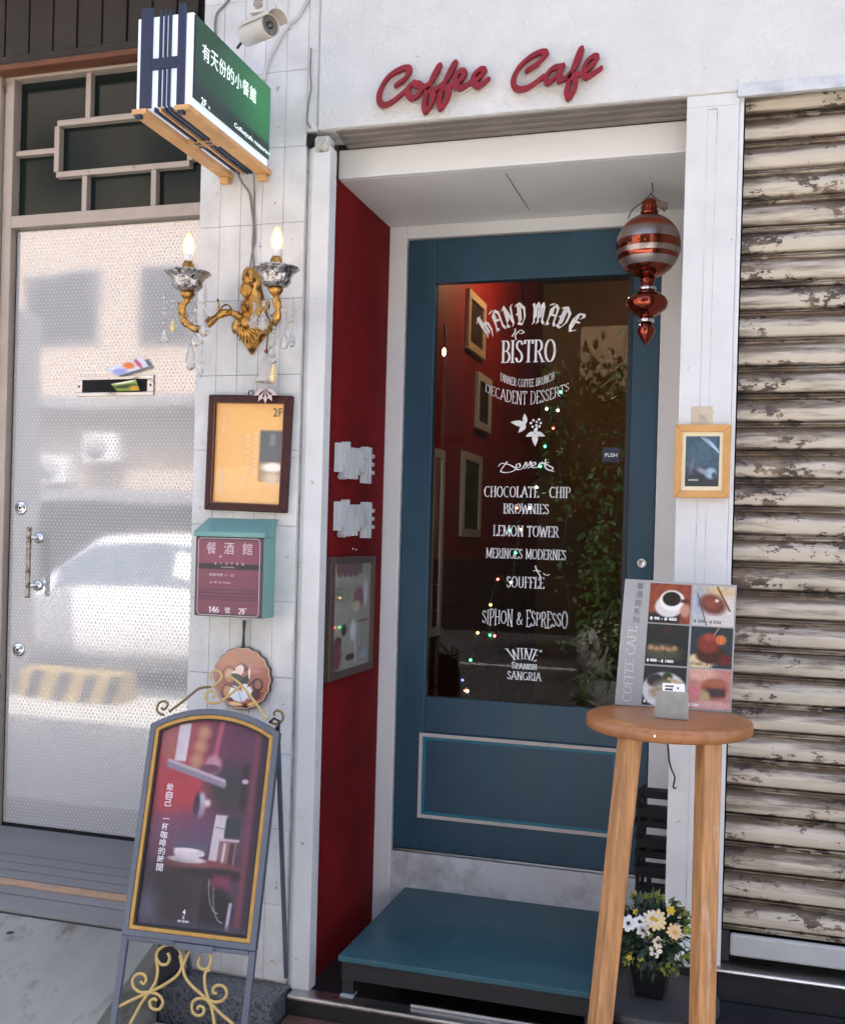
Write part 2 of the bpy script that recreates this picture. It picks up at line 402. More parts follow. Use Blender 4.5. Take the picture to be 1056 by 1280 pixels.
# ================================================================== MATERIALS
def peel_mat():
    mt = bpy.data.materials.new('peeling_cream_paint'); mt.use_nodes = True; n = mt.node_tree.nodes; l = mt.node_tree.links; b = n['Principled BSDF']
    tc = n.new('ShaderNodeTexCoord'); oi = n.new('ShaderNodeObjectInfo')
    sc = n.new('ShaderNodeVectorMath'); sc.operation = 'SCALE'; l.new(oi.outputs['Location'], sc.inputs[0]); sc.inputs['Scale'].default_value = 31.7
    ad = n.new('ShaderNodeVectorMath'); l.new(tc.outputs['Object'], ad.inputs[0]); l.new(sc.outputs[0], ad.inputs[1])
    mp = n.new('ShaderNodeMapping'); mp.inputs['Scale'].default_value = (.8, 1, 1.6); l.new(ad.outputs[0], mp.inputs[0])
    sx = n.new('ShaderNodeSeparateXYZ'); l.new(tc.outputs['Object'], sx.inputs[0])
    def mrange(src, a, b_, c, d):
        q = n.new('ShaderNodeMapRange'); q.inputs[1].default_value = a; q.inputs[2].default_value = b_; q.inputs[3].default_value = c; q.inputs[4].default_value = d; l.new(src, q.inputs[0]); return q.outputs[0]
    def math2(op, a, b_):
        q = n.new('ShaderNodeMath'); q.operation = op
        for i, s_ in enumerate((a, b_)):
            if isinstance(s_, (int, float)): q.inputs[i].default_value = s_
            else: l.new(s_, q.inputs[i])
        return q.outputs[0]
    n1 = n.new('ShaderNodeTexNoise'); n1.inputs['Scale'].default_value = 34; n1.inputs['Detail'].default_value = 9; n1.inputs['Roughness'].default_value = .7; l.new(mp.outputs[0], n1.inputs['Vector'])
    n2 = n.new('ShaderNodeTexNoise'); n2.inputs['Scale'].default_value = 5; n2.inputs['Detail'].default_value = 3; l.new(mp.outputs[0], n2.inputs['Vector'])
    # paint has gone from the lower lip and the top edge of each slat first, and more towards the door side
    zz = sx.outputs['Z']
    edge = math2('ADD', mrange(zz, .017, .021, .10, 0), mrange(zz, .060, .076, 0, .055))
    side = mrange(sx.outputs['X'], 0, .20, .06, 0)
    v = math2('ADD', math2('ADD', n1.outputs[0], edge), math2('ADD', side, mrange(n2.outputs[0], .40, .66, -.12, .13)))
    pm = mrange(v, .606, .618, 0, 1)
    c1 = n.new('ShaderNodeTexNoise'); c1.inputs['Scale'].default_value = 14; c1.inputs['Detail'].default_value = 5; l.new(mp.outputs[0], c1.inputs['Vector'])
    cr = n.new('ShaderNodeValToRGB'); l.new(c1.outputs[0], cr.inputs[0]); e = cr.color_ramp.elements
    e[0].position = .38; e[0].color = (.045, .036, .030, 1); e[1].position = .72; e[1].color = (.21, .20, .19, 1)
    q = cr.color_ramp.elements.new(.5); q.color = (.11, .078, .055, 1); q = cr.color_ramp.elements.new(.6); q.color = (.20, .135, .085, 1)
    cc = n.new('ShaderNodeMix'); cc.data_type = 'RGBA'; l.new(c1.outputs[0], cc.inputs[0]); cc.inputs[6].default_value = (.41, .355, .275, 1); cc.inputs[7].default_value = (.58, .51, .415, 1)
    # soft streaky brown tint, stronger towards the top edge, lower lip and guide rail
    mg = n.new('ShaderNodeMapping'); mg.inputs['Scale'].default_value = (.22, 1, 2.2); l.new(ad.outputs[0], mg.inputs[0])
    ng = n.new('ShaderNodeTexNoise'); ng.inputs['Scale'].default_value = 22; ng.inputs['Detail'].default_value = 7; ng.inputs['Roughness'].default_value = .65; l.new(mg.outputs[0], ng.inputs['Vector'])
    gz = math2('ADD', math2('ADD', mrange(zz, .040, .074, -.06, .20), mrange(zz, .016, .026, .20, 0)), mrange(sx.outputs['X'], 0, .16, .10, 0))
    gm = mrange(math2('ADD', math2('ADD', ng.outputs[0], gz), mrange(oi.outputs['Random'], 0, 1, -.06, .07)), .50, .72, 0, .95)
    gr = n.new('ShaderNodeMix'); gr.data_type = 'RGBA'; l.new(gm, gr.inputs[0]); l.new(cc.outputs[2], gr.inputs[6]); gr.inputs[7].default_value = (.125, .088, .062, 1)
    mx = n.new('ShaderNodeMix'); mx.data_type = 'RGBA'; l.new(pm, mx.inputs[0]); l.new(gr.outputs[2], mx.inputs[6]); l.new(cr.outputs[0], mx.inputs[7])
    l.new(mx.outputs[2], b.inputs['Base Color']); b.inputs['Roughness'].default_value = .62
    bp = n.new('ShaderNodeBump'); bp.inputs['Strength'].default_value = .6; bp.inputs['Distance'].default_value = .0015; bp.invert = True; l.new(pm, bp.inputs['Height']); l.new(bp.outputs[0], b.inputs['Normal'])
    return mt
def embossed_steel():
    mt = bpy.data.materials.new('embossed_steel'); mt.use_nodes = True; n = mt.node_tree.nodes; l = mt.node_tree.links; b = n['Principled BSDF']
    tc = n.new('ShaderNodeTexCoord'); sx = n.new('ShaderNodeSeparateXYZ'); l.new(tc.outputs['Object'], sx.inputs[0])
    def m_(op, a, b_=0):
        q = n.new('ShaderNodeMath'); q.operation = op
        for i, s_ in enumerate((a, b_)):
            if isinstance(s_, (int, float)): q.inputs[i].default_value = s_
            else: l.new(s_, q.inputs[i])
        return q.outputs[0]
    X, Z = sx.outputs['X'], sx.outputs['Z']; k = PI/.0165
    a = m_('COSINE', m_('MULTIPLY', m_('ADD', X, m_('MULTIPLY', Z, .62)), k)); c = m_('COSINE', m_('MULTIPLY', m_('SUBTRACT', X, m_('MULTIPLY', Z, .62)), k))
    p = m_('ABSOLUTE', m_('MULTIPLY', a, c))
    pr = n.new('ShaderNodeMapRange'); pr.interpolation_type = 'SMOOTHSTEP'; pr.inputs[1].default_value = .72; pr.inputs[2].default_value = .92; l.new(p, pr.inputs[0])
    nz = n.new('ShaderNodeTexNoise'); nz.inputs['Scale'].default_value = 1.6; nz.inputs['Detail'].default_value = 1; l.new(tc.outputs['Object'], nz.inputs['Vector'])
    b0 = n.new('ShaderNodeBump'); b0.inputs['Strength'].default_value = .25; b0.inputs['Distance'].default_value = .008; l.new(nz.outputs[0], b0.inputs['Height'])
    b1 = n.new('ShaderNodeBump'); b1.inputs['Strength'].default_value = .3; b1.inputs['Distance'].default_value = .0006; l.new(pr.outputs[0], b1.inputs['Height']); l.new(b0.outputs[0], b1.inputs['Normal'])
    l.new(b1.outputs[0], b.inputs['Normal'])
    n2 = n.new('ShaderNodeTexNoise'); n2.inputs['Scale'].default_value = 7; n2.inputs['Detail'].default_value = 5; l.new(tc.outputs['Object'], n2.inputs['Vector'])
    r = n.new('ShaderNodeMapRange'); r.inputs[3].default_value = .025; r.inputs[4].default_value = .07; l.new(n2.outputs[0], r.inputs[0]); l.new(m_('ADD', r.outputs[0], m_('MULTIPLY', pr.outputs[0], .4)), b.inputs['Roughness'])
    b.inputs['Base Color'].default_value = (.46, .46, .465, 1); b.inputs['Metallic'].default_value = .33
    return mt
WHITE = M('white_wall_paint', (.615, .612, .60), .75, var=.10, vs=5, bump=.35, bs=160, bd=.002, stain=(.25, .22, .18), stain_s=21, stain_t=.655, stain_w=.05)
STUCCO = M('rough_white_stucco', (.61, .607, .595), .85, var=.07, vs=7, bump=1, bs=90, bd=.006, stain=(.4, .37, .33), stain_s=19, stain_t=.665, stain_w=.04)
TILE = M('painted_wall_tile', (.585, .58, .565), .6, var=.2, vs=7, bump=.45, bs=90, bd=.0015, stain=(.26, .22, .17), stain_s=26, stain_t=.635, stain_w=.04)
GROUT = M('old_grout', (.54, .535, .52), .9, var=.25, vs=12, stain=(.20, .18, .16), stain_s=7, stain_t=.55, stain_w=.12)
JAMB = M('clean_white_paint', (.72, .715, .70), .5, var=.05, vs=3, stain=(.38, .35, .32), stain_s=6, stain_t=.68, stain_w=.1)
RISER = M('scuffed_white_paint', (.66, .65, .66), .6, var=.1, vs=5, stain=(.13, .12, .115), stain_s=4.5, stain_t=.47, stain_w=.3)
RED = M('dark_red_felt', (.165, .002, .003), .85, var=.35, vs=5, stain=(.15, .004, .004), stain_s=6, stain_t=.55, stain_w=.2, bump=.3, bs=300, bd=.001, spec=.25)
RED3D = M('red_letter_enamel', (.21, .002, .009), .45, var=.25, vs=30)
CREAM3D = M('letter_edge', (.72, .55, .50), .5)
BLUE = M('petrol_blue_paint', (.019, .066, .106), .42, var=.22, vs=5, bump=.35, bs=60, stretch=(1.6, 1, .25), rv=.1, stain=(.02, .055, .085), stain_s=3, stain_t=.62, stain_w=.15)
TEAL = M('teal_line_paint', (.01, .16, .23), .4)
CREAM = M('cream_line_paint', (.58, .52, .46), .6, stain=(.35, .3, .25), stain_s=25, stain_t=.62)
BENCHB = M('blue_bench_paint', (.022, .088, .110), .38, var=.15, vs=4, stain=(.065, .115, .125), stain_s=11, stain_t=.56, stain_w=.18, rv=.12)
BLACK = M('black_paint', (.012, .012, .013), .5, var=.3, bump=.1)
VOID = M('unlit_gap', (.006, .006, .006), .95)
STEEL = M('worn_steel', (.55, .54, .53), .32, 1, var=.15, vs=15, stain=(.2, .17, .14), stain_s=22, stain_t=.6, rv=.08, stretch=(.3, 1, 1))
CHROME = M('chrome', (.75, .74, .72), .15, 1, var=.05)
BROWNRUST = M('rusty_rail', (.16, .06, .03), .7, .2, var=.4, vs=25, stretch=(.3, 1, 1))
BOARD = M('dark_brown_board', (.022, .016, .013), .65, var=.25, vs=9, stretch=(1, 1, .25), stain=(.08, .055, .04), stain_s=6, stain_t=.6)
ALU = M('champagne_metal', (.42, .35, .29), .5, .2, var=.1, vs=9, stain=(.18, .13, .1), stain_s=12, stain_t=.63)
DGLASS = M('dark_glazing', (.010, .017, .016), .12, var=.3, vs=4, spec=.2, bump=.03, bs=200, bd=.0004)
CONC = M('worn_concrete', (.245, .235, .21), .85, var=.3, vs=3.5, bump=.7, bs=70, bd=.004, stain=(.12, .11, .09), stain_s=7, stain_t=.52, stain_w=.14, stretch=(1, .5, 1))
MATG = M('grey_floor_strip', (.195, .19, .18), .7, var=.12, vs=7, bump=.3, bs=120, stretch=(.3, 1, 1))
MATO = M('orange_floor_strip', (.42, .26, .15), .7, var=.25, vs=22, stretch=(.4, 1, 1), stain=(.25, .24, .25), stain_s=14, stain_t=.6)
def granite():
    mt = M('speckled_granite', (.13, .135, .145), .45, var=.2, vs=60, stain=(.035, .035, .04), stain_s=90, stain_t=.5, stain_w=.05); return mt
GRAN = granite()
BSTONE = M('black_polished_stone', (.02, .02, .023), .22, var=.4, vs=9, bump=.1, stretch=(.25, 1, 1), stain=(.05, .05, .055), stain_s=12, stain_t=.6)
BRTILE = M('red_brown_paving', (.13, .06, .045), .7, var=.3, vs=12, bump=.3)
ASPH = M('asphalt', (.09, .09, .092), .9, var=.2, vs=2, bump=.4, bs=120)
PAVE = M('pavement', (.45, .43, .39), .85, var=.15, vs=2)
WOOD = M('stool_wood', (.42, .200, .072), .5, var=.5, vs=22, stretch=(3, 3, .25), coat=.1, stain=(.52, .33, .20), stain_s=16, stain_t=.60, stain_w=.1, bump=.2, bs=60)
SEATW = M('seat_wood', (.32, .125, .040), .42, var=.35, vs=12, stretch=(.5, 6, 2), coat=.15, stain=(.20, .07, .02), stain_s=12, stain_t=.57, stain_w=.12)
GOLD = M('antique_gold', (.55, .29, .07), .36, .85, var=.45, vs=60, stain=(.12, .05, .015), stain_s=38, stain_t=.50, stain_w=.1)
SILVER = M('mercury_glass', (.50, .48, .46), .14, .95, var=.5, vs=55, bump=1, bs=75, bd=.006, stain=(.10, .095, .10), stain_s=65, stain_t=.52, stain_w=.06)
CRY = crystal('cut_glass')
IVORY = M('ivory_plastic', (.75, .72, .66), .4)
BULB = glow('lit_bulb', (1, .80, .58), 7)
def shell():
    mt = bpy.data.materials.new('bulb_shell'); mt.use_nodes = True; n = mt.node_tree.nodes; l = mt.node_tree.links; n.remove(n['Principled BSDF'])
    t = n.new('ShaderNodeBsdfTransparent'); e = n.new('ShaderNodeEmission'); e.inputs[0].default_value = (1, .42, .20, 1); e.inputs[1].default_value = .55
    x = n.new('ShaderNodeMixShader'); x.inputs[0].default_value = .5; l.new(t.outputs[0], x.inputs[1]); l.new(e.outputs[0], x.inputs[2]); l.new(x.outputs[0], n['Material Output'].inputs[0]); return mt
SHELL = shell()
SLATE = M('blue_grey_iron', (.10, .115, .145), .45, .2, var=.15)
OGOLD = M('brass_moulding', (.42, .24, .06), .45, .3, var=.2, vs=30)
SCROLL = M('gold_painted_iron', (.52, .36, .13), .5, .2, var=.2)
DWOOD = M('dark_red_wood', (.040, .008, .007), .4, spec=.3, coat=0, var=.25, vs=20)
PRT = vcol_mat('printed_paper', .55); PRTG = vcol_mat('print_under_glass', .35, .9)
WTXT = M('white_lettering', (.86, .86, .86), .6, var=.02)

# ================================================================== THE SETTING
PX = lambda x, y, Y: at(x, y, Y)
ZL, ZH = 2.757, 2.652      # underside of the header, soffit of the door recess
XR = -1.256                # plane of the red reveal
YB, YD = .135, .675        # face of the box frame, plane of the door
XJ = -.10                  # right reveal, behind the pilaster
XPL, XPR = -.165, -.024    # right pilaster
bx('pavement', (-30, -4.3, -.30), (30, -.16, 0), PAVE, bevel=0)['kind'] = 'structure'
bx('road', (-60, -60, -.5), (60, -4.3, -.12), ASPH, bevel=0)['kind'] = 'structure'
bx('ground', (-60, -60, -.9), (60, 60, -.52), ASPH, bevel=0)['kind'] = 'structure'
bx('kerb', (-30, -4.45, -.3), (30, -4.303, .006), PAVE, bevel=.01)['kind'] = 'structure'
# small red-brown paving in front of the threshold
pv = struct('doorstep_paving')
for i in range(9):
    for j in range(2):
        x0 = -1.28+i*.13; bx('paving_tile', (x0, -.155+j*.062, -.04), (x0+.126, -.155+j*.062+.058, .03+.001*random.random()), BRTILE, pv, .002, 1)
bx('mortar_bed', (-1.28, -.158, -.06), (-.1, -.02, .022), GROUT, pv, 0)

# tiled pier between the two doors
pier = thing('tiled_pier', 'white painted pier of narrow wall tiles between the steel door and the doorway', 'wall', (-1.49, 0, .1))
bx('backing', (-1.675, .010, .06), (-1.312, .60, 3.9), GROUT, pier, 0)
bx('side_face', (-1.6775, .011, .06), (-1.6752, .44, 3.9), TILE, pier, 0)
tz = [2.757+.02-.237*k for k in range(-3, 13)]
tiles = {}
for k in range(17):
    for c in range(5):
        z0 = 3.894-.237*(k+1)+.008; x0 = -1.675+c*.0727; zb = max(z0, .105)
        if z0+.233 < .11: continue
        bx('tile', (x0+.0004, 0+random.uniform(0, .0014), zb), (x0+.0720, .012, z0+.2358), TILE, pier, .0008, 1)
col = thing('guide_column', 'narrow white painted steel column beside the black slot of the doorway', 'column', (-1.27, 0, .1))
obj('column_face', MB().prism([(-1.311, .022, .09), (-1.288, .004, .09), (-1.231, .004, .09), (-1.231, .06, .09), (-1.311, .06, .09)], (0, 0, 2.62)), WHITE, col, .002)
obj('broken_cap', MB().box((-1.285, -.006, 2.69), (-1.232, .05, 2.742)), M('flaking_plaster', (.5, .48, .43), .9, var=.3, vs=30, bump=1, bs=60, bd=.01, stain=(.1, .07, .05), stain_s=20, stain_t=.55), col, .012)
bx('dark_slot', (-1.3105, .061, .06), (-1.262, .13, 2.757), VOID, col, 0)
obj('cavity', MB().box((-1.312, -.001, 2.712), (-1.286, .03, 2.752)), VOID, col, .006)

# the wall over the doorway
hd = thing('header_wall', 'rough white stucco wall above the doorway that carries the red lettering', 'wall', (-.3, 0, ZL))
bx('stucco_face', (-1.2735, -.006, ZL), (3.0, YB-.002, 3.9), STUCCO, hd, .006)
obj('torn_edge_strip', MB().box((-.03, -.012, ZL-.018), (3.0, .0, ZL+.016)), M('torn_film', (.55, .57, .60), .3, var=.25, vs=14, stain=(.05, .13, .3), stain_s=5, stain_t=.6), hd, .003)
bx('stucco_margin', (-1.311, -.002, ZL), (-1.2742, YB-.002, 3.9), STUCCO, hd, .003)
crk = MB().tube([(-1.2755, -.004, 2.77), (-1.277, -.005, 2.85), (-1.2745, -.004, 2.96), (-1.2765, -.005, 3.1), (-1.275, -.004, 3.8)], .0016, 5)
obj('crack', crk, GROUT, hd)
# lowered end of the old shutter under the header
sh0 = thing('shutter_box', 'grey brown shutter slats showing in the gap under the header', 'shutter', (-.7, .07, ZL))
for i, y in enumerate((.012, .042, .072, .102)):
    bx('slat', (-1.22, y, ZL-.004-i*.004), (XPL+.002, y+.024, ZL+.02), M('dusty_slat', (.22, .19, .17), .6, .2, var=.3, vs=14, stretch=(.3, 1, 1)), sh0, .004)
bx('bottom_gap', (-1.255, YB-.006, 2.7442), (XPL, YB+.02, ZL+.02), VOID, sh0, 0)
# the boxed doorway
dr = thing('doorway_recess', 'deep white doorway lining with a dark red left cheek around the blue door', 'doorway', (-.7, .4, .08))
bx('fascia', (XR, YB, ZH), (XJ, YB+.02, ZL-.013), JAMB, dr, .003)
bx('soffit', (XR, YB+.0205, ZH), (XJ, YD+.05, ZH+.02), JAMB, dr, 0)
obj('soffit_seam', MB().beam(atz(632, 217, ZH-.0006), atz(661, 262, ZH-.0006), .003, .001), VOID, dr)
bx('right_cheek', (XJ, .12, .06), (XJ+.02, YD+.05, ZH+.02), JAMB, dr, 0)
bx('red_cheek', (XR-.05, YB+.001, .06), (XR, YD+.05, ZH), RED, dr, .002)
XDL = PX(510, 301, YD).x; ZDT = PX(560, 297, YD).z; ZDB = PX(620, 1073, YD).z; XDR = PX(825, 420, YD).x
bx('jamb', (XR, YD-.015, .06), (XDL, YD+.05, ZH), JAMB, dr, .003)
bx('jamb', (XDR, YD-.015, .06), (XJ, YD+.05, ZH), JAMB, dr, .003)
bx('head_jamb', (XDL, YD-.015, ZDT), (XDR, YD+.05, ZH), JAMB, dr, .003)
bx('riser', (XDL, YD-.008, .06), (XDR, YD+.05, ZDB-.012), RISER, dr, .002)
obj('screw_head', MB().ball(atx(441, 686, XR), .0035, 8), WTXT, dr)
obj('screw_head', MB().ball(atx(445, 687, XR), .0035, 8), WTXT, dr)
bx('recess_floor', (-1.31, -.02, -.02), (XJ, YD+.05, .083), BLACK)['kind'] = 'structure'
sill = thing('steel_threshold', 'long scratched steel threshold rail along the front of the doorway floor', 'threshold', (-.7, -.03, .08))
obj('rail', MB().box((-1.285, -.045, .078), (XPL, .02, .094)), STEEL, sill, .006)
bx('kick', (-1.283, -.035, .02), (XPL, -.0205, .0775), BLACK, sill, 0)
bx('inner_rail', (-.90, -.0, .0945), (XPL, .012, .105), STEEL, sill, .003)

# right pilaster and shutter
pil = thing('right_pilaster', 'white painted pilaster between the doorway and the rusty shutter', 'pilaster', (-.1, 0, .34))
obj('shaft', MB().box((XPL, .0, .335), (XPR, .118, ZL)), WHITE, pil, .003)
for x in (-.108, -.083):
    bx('groove', (x-.0011, -.0006, .36), (x+.0011, .004, 2.715), GROUT, pil, 0)
bx('groove', (-.108, -.0006, 2.713), (-.083, .004, 2.716), GROUT, pil, 0)
bx('joint', (XPL, -.0006, 2.722), (XPR, .004, 2.7235), GROUT, pil, 0)
bx('edge_strip', (XPR+.0005, .01, .34), (XPR+.012, .05, ZL), M('edge_paint', (.7, .7, .7), .5), pil, .001)
PEEL = peel_mat()
rs = thing('roller_shutter', 'closed roller shutter of curved cream slats with rust and peeling paint', 'roller shutter', (-.005, .055, .36))
pr = [(0, .012), (.002, .003), (.0055, .001), (.007, .008), (.008, .008), (.0095, .002), (.0125, .004), (.014, .020), (.0175, .020), (.019, .001), (.023, -.0045), (.033, -.0075), (.045, -.009), (.056, -.0065), (.066, .0), (.072, .008), (.078, .012)]
slm = None; PIT = .0782
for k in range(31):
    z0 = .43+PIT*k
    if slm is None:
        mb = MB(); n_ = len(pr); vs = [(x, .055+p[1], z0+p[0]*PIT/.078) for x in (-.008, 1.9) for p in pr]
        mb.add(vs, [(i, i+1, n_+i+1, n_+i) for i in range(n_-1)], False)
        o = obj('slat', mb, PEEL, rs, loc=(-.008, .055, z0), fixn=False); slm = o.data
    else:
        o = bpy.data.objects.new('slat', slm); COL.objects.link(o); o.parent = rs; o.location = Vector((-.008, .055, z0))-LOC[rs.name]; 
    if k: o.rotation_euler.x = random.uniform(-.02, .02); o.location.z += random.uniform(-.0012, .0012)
bx('bottom_bar', (.012, .042, .363), (1.9, .062, .424), M('bar_paint', (.44, .44, .43), .45, var=.1, stain=(.2, .17, .14), stain_s=14, stain_t=.64), rs, .006)
bx('bar_end', (-.015, .048, .345), (.010, .07, .43), BLACK, rs, .002)
bx('backing', (-.02, .09, .34), (1.9, .10, 2.95), VOID, rs, 0)
sl2 = thing('shutter_sill', 'steel sill on a black stone plinth under the roller shutter', 'sill', (.3, 0, .3))
obj('sill_plate', MB().box((-.20, -.012, .330), (2.2, .12, .342)), STEEL, sl2, .0055, 3)
bx('plinth', (-.30, .0, .253), (2.2, .14, .3295), BSTONE, sl2, .002)
bx('plinth_side', (-.185, .002, .07), (XJ-.001, .118, .252), BSTONE, sl2, 0)
bx('stone_step', (-.16, -.30, .0), (2.6, .14, .252), BSTONE, bevel=.004)['kind'] = 'structure'

# left platform, floor strips and ramp
def slope(name, x0, x1, ya, za, yb, zb, t, mat, parent=None, bevel=.002):
    return obj(name, MB().hexa([(x0, ya, za-t), (x1, ya, za-t), (x1, yb, zb-t), (x0, yb, zb-t)], [(x0, ya, za), (x1, ya, za), (x1, yb, zb), (x0, yb, zb)]), mat, parent, bevel, 1)
YDL = .45
def pz(y): return .275+(y+.16)*.11      # top of the entrance platform
pf = struct('entrance_platform')
slope('slab', -4, -1.678, -.155, pz(-.155)-.012, .7, pz(.7)-.012, .4, M('dark_joint', (.045, .045, .048), .9), pf, 0)
ys = [at(3, yy, 0) for yy in (1,)]
def ypl(x, y):                            # pixel -> y on the platform top
    lo, hi = -.6, .6
    for _ in range(30):
        mid = (lo+hi)/2; q = at(x, y, mid)
        if q.z < pz(mid): hi = mid
        else: lo = mid
    return (lo+hi)/2
ye = [.444 if v == 1047 else ypl(3, v) for v in (1047, 1066, 1076, 1086, 1096.5, 1106, 1116.5, 1136.5)]
for i in range(7):
    a_, b_ = ye[i+1], ye[i]
    slope('floor_strip', -3.6, -1.6805, a_+.009, pz(a_), b_-.0005, pz(b_), .011, MATO if i == 4 else MATG, pf, .0012)
slope('ramp', -4.2, -1.662, -.80, .275-.012-.64*.40, -.158, .275-.013, .5, CONC).update_tag()
bpy.data.objects['ramp']['kind'] = 'structure'
obj('drain_hole', MB().lathe([(.012, 0), (.010, .002), (.0, .001)], (atz(13, 1166, .245)), 12), BLACK, pf)
gs = tag(bx('granite_step', (-1.672, -.135, -.02), (-1.293, .009, .102), GRAN, bevel=.004), 'speckled grey granite block at the foot of the tiled pier', 'step')

# steel side door with its transom
ld = thing('steel_door', 'pale embossed steel door with a vertical pull handle under a lattice transom', 'door', (-2.1, YDL, .34))
xa = PX(22, 290, YDL).x; zt = PX(22, 289.5, YDL).z; zb_ = .352
bx('leaf', (xa, YDL, zb_), (-1.55, YDL+.03, zt), embossed_steel(), ld, .004)
bx('bottom_gap', (xa-.05, YDL+.004, zb_-.02), (-1.55, YDL+.02, zb_-.0005), VOID, ld, 0)
bx('frame_post', (xa-.048, YDL-.03, .30), (xa-.006, YDL+.03, zt+.95), ALU, ld, .003)
bx('frame_post', (xa-.12, YDL-.05, .30), (xa-.052, YDL+.03, zt+.95), ALU, ld, .003)
bx('frame_gap', (xa-.006, YDL+.005, zb_), (xa-.0002, YDL+.02, zt), VOID, ld, 0)
bx('transom_rail', (xa-.006, YDL-.03, zt+.006), (-1.5, YDL+.03, zt+.052), ALU, ld, .003)
zt2 = PX(90, 96, YDL).z; zt1 = PX(90, 85, YDL).z
bx('head_rail', (xa-.006, YDL-.03, zt2), (-1.5, YDL+.03, zt1+.008), ALU, ld, .003)
bx('transom_glass', (xa-.004, YDL+.012, zt+.053), (-1.5, YDL+.016, zt2-.001), DGLASS, ld, 0)
bx('backing', (xa-.004, YDL+.02, zt+.05), (-1.5, YDL+.03, zt2), VOID, ld, 0)
ta = .022
def bar(x0, z0, x1, z1, dep=.02): bx('lattice_bar', (x0, YDL-dep, z0), (x1, YDL+.0115, z1), ALU, ld, .002)
pA = PX(77, 155, YDL); pB = PX(240, 212, YDL)      # the box in the middle of the lattice
zc1 = PX(150, 149, YDL).z; zc0 = PX(150, 214, YDL).z; xl = PX(75, 190, YDL).x; xrr = PX(241, 180, YDL).x
bar(xl, zc1-ta/2, xrr, zc1+ta/2); bar(xl, zc0-ta/2, xrr, zc0+ta/2); bar(xl-ta/2, zc0+ta/2+.0003, xl+ta/2, zc1-ta/2-.0003); bar(xrr-ta/2, zc0+ta/2+.0003, xrr+ta/2, zc1-ta/2-.0003)
zl_ = PX(50, 192, YDL).z; bar(xa, zl_-.010, xl-ta/2-.0003, zl_+.010, .018)
v1 = PX(114, 120, YDL).x; bar(v1-.011, zc1+ta/2+.0003, v1+.011, zt2-.0003, .018)
v2 = PX(109, 245, YDL).x; bar(v2-.011, zt+.053, v2+.011, zc0-ta/2-.0003, .018)
v3 = PX(195, 240, YDL).x; bar(v3-.011, zt+.053, v3+.011, zc0-ta/2-.0003, .018)
# letter slot
s0 = PX(97, 469, YDL); s1 = PX(193, 495, YDL); st = MB(); fy = YDL-.006
zs0, zs1 = PX(145, 495, YDL).z, PX(145, 470, YDL).z
for a_, b_ in (((s0.x, zs1-.014), (s1.x, zs1)), ((s0.x, zs0), (s1.x, zs0+.014)), ((s0.x, zs0+.0142), (s0.x+.028, zs1-.0142)), ((s1.x-.028, zs0+.0142), (s1.x, zs1-.0142))):
    st.box((a_[0], fy, a_[1]), (b_[0], YDL-.0003, b_[1]))
sp = obj('letter_slot', st, STEEL, ld, .0015)
obj('slot_opening', MB().box((s0.x+.026, YDL-.002, zs0+.012), (s1.x-.026, YDL-.0004, zs1-.012)), VOID, sp)
for x in (s0.x+.013, s1.x-.013): obj('screw', MB().lathe([(.005, 0), (.004, .002), (0, .0025)], (x, fy, (zs0+zs1)/2), 10, (0, -1, 0)), BROWNRUST, sp)
for (x, y) in ((27, 635), (24, 812)):
    c_ = PX(x, y, YDL); lk = obj('lock', MB().lathe([(.027, 0), (.027, .003), (.021, .006), (.016, .006), (.014, .009), (0, .009)], c_, 24, (0, -1, 0)), CHROME, ld)
    obj('keyhole', MB().lathe([(.006, .0092), (.006, .0096), (0, .0097)], c_, 12, (0, -1, 0)), VOID, lk)
h0 = PX(38, 659, YDL-.06); h1 = PX(34, 747, YDL-.06); xh = (h0.x+h1.x)/2
hn = obj('pull_handle', MB().tube([(xh, YDL-.06, h1.z), (xh, YDL-.06, h1.z+.012), (xh, YDL-.06, h0.z-.01), (xh, YDL-.06, h0.z)], [.011, .009, .009, .0095], 14), M('worn_brass_handle', (.38, .34, .30), .3, .9, var=.5, vs=40, stain=(.12, .08, .05), stain_s=50, stain_t=.5), ld)
for z in (h0.z-.04, h1.z+.045):
    obj('rose', MB().lathe([(.022, 0), (.022, .004), (.012, .008), (.007, .01), (.007, .06)], (xh, YDL, z), 18, (0, -1, 0)), CHROME, hn)

# dark boarding over the side door
cl = thing('board_cladding', 'dark brown vertical boards above the transom of the steel door', 'cladding', (-2.1, .3, 2.8))
YC = .40
zr = PX(80, 83, YC).z
obj('rust_rail', MB().box((-3.2, YC-.045, zr-.008), (-1.68, YC+.05, zr+.014)), BROWNRUST, cl, .004)
bx('bottom_board', (-3.2, YC-.02, zr+.0145), (-1.68, YC+.0, zr+.055), BOARD, cl, .002)
xb = [PX(v, 40, YC).x for v in (-62, -26, 9, 39, 69, 99, 130, 161, 192, 223, 250)]
for a_, b_ in zip(xb[:-1], xb[1:]):
    bx('board', (a_+.0035, YC-.012+random.uniform(0, .003), zr+.056), (min(b_-.0035, -1.679), YC+.006, 3.9), BOARD, cl, .003)
bx('board_backing', (-3.3, YC+.0065, zr+.01), (-1.68, YC+.03, 3.9), VOID, cl, 0)
obj('paint_fleck', MB().ball((PX(47, 78, YC-.022)), .004, 6), WTXT, cl)
obj('paint_fleck', MB().ball((PX(84, 73.5, YC-.022)), .0045, 6), WTXT, cl)

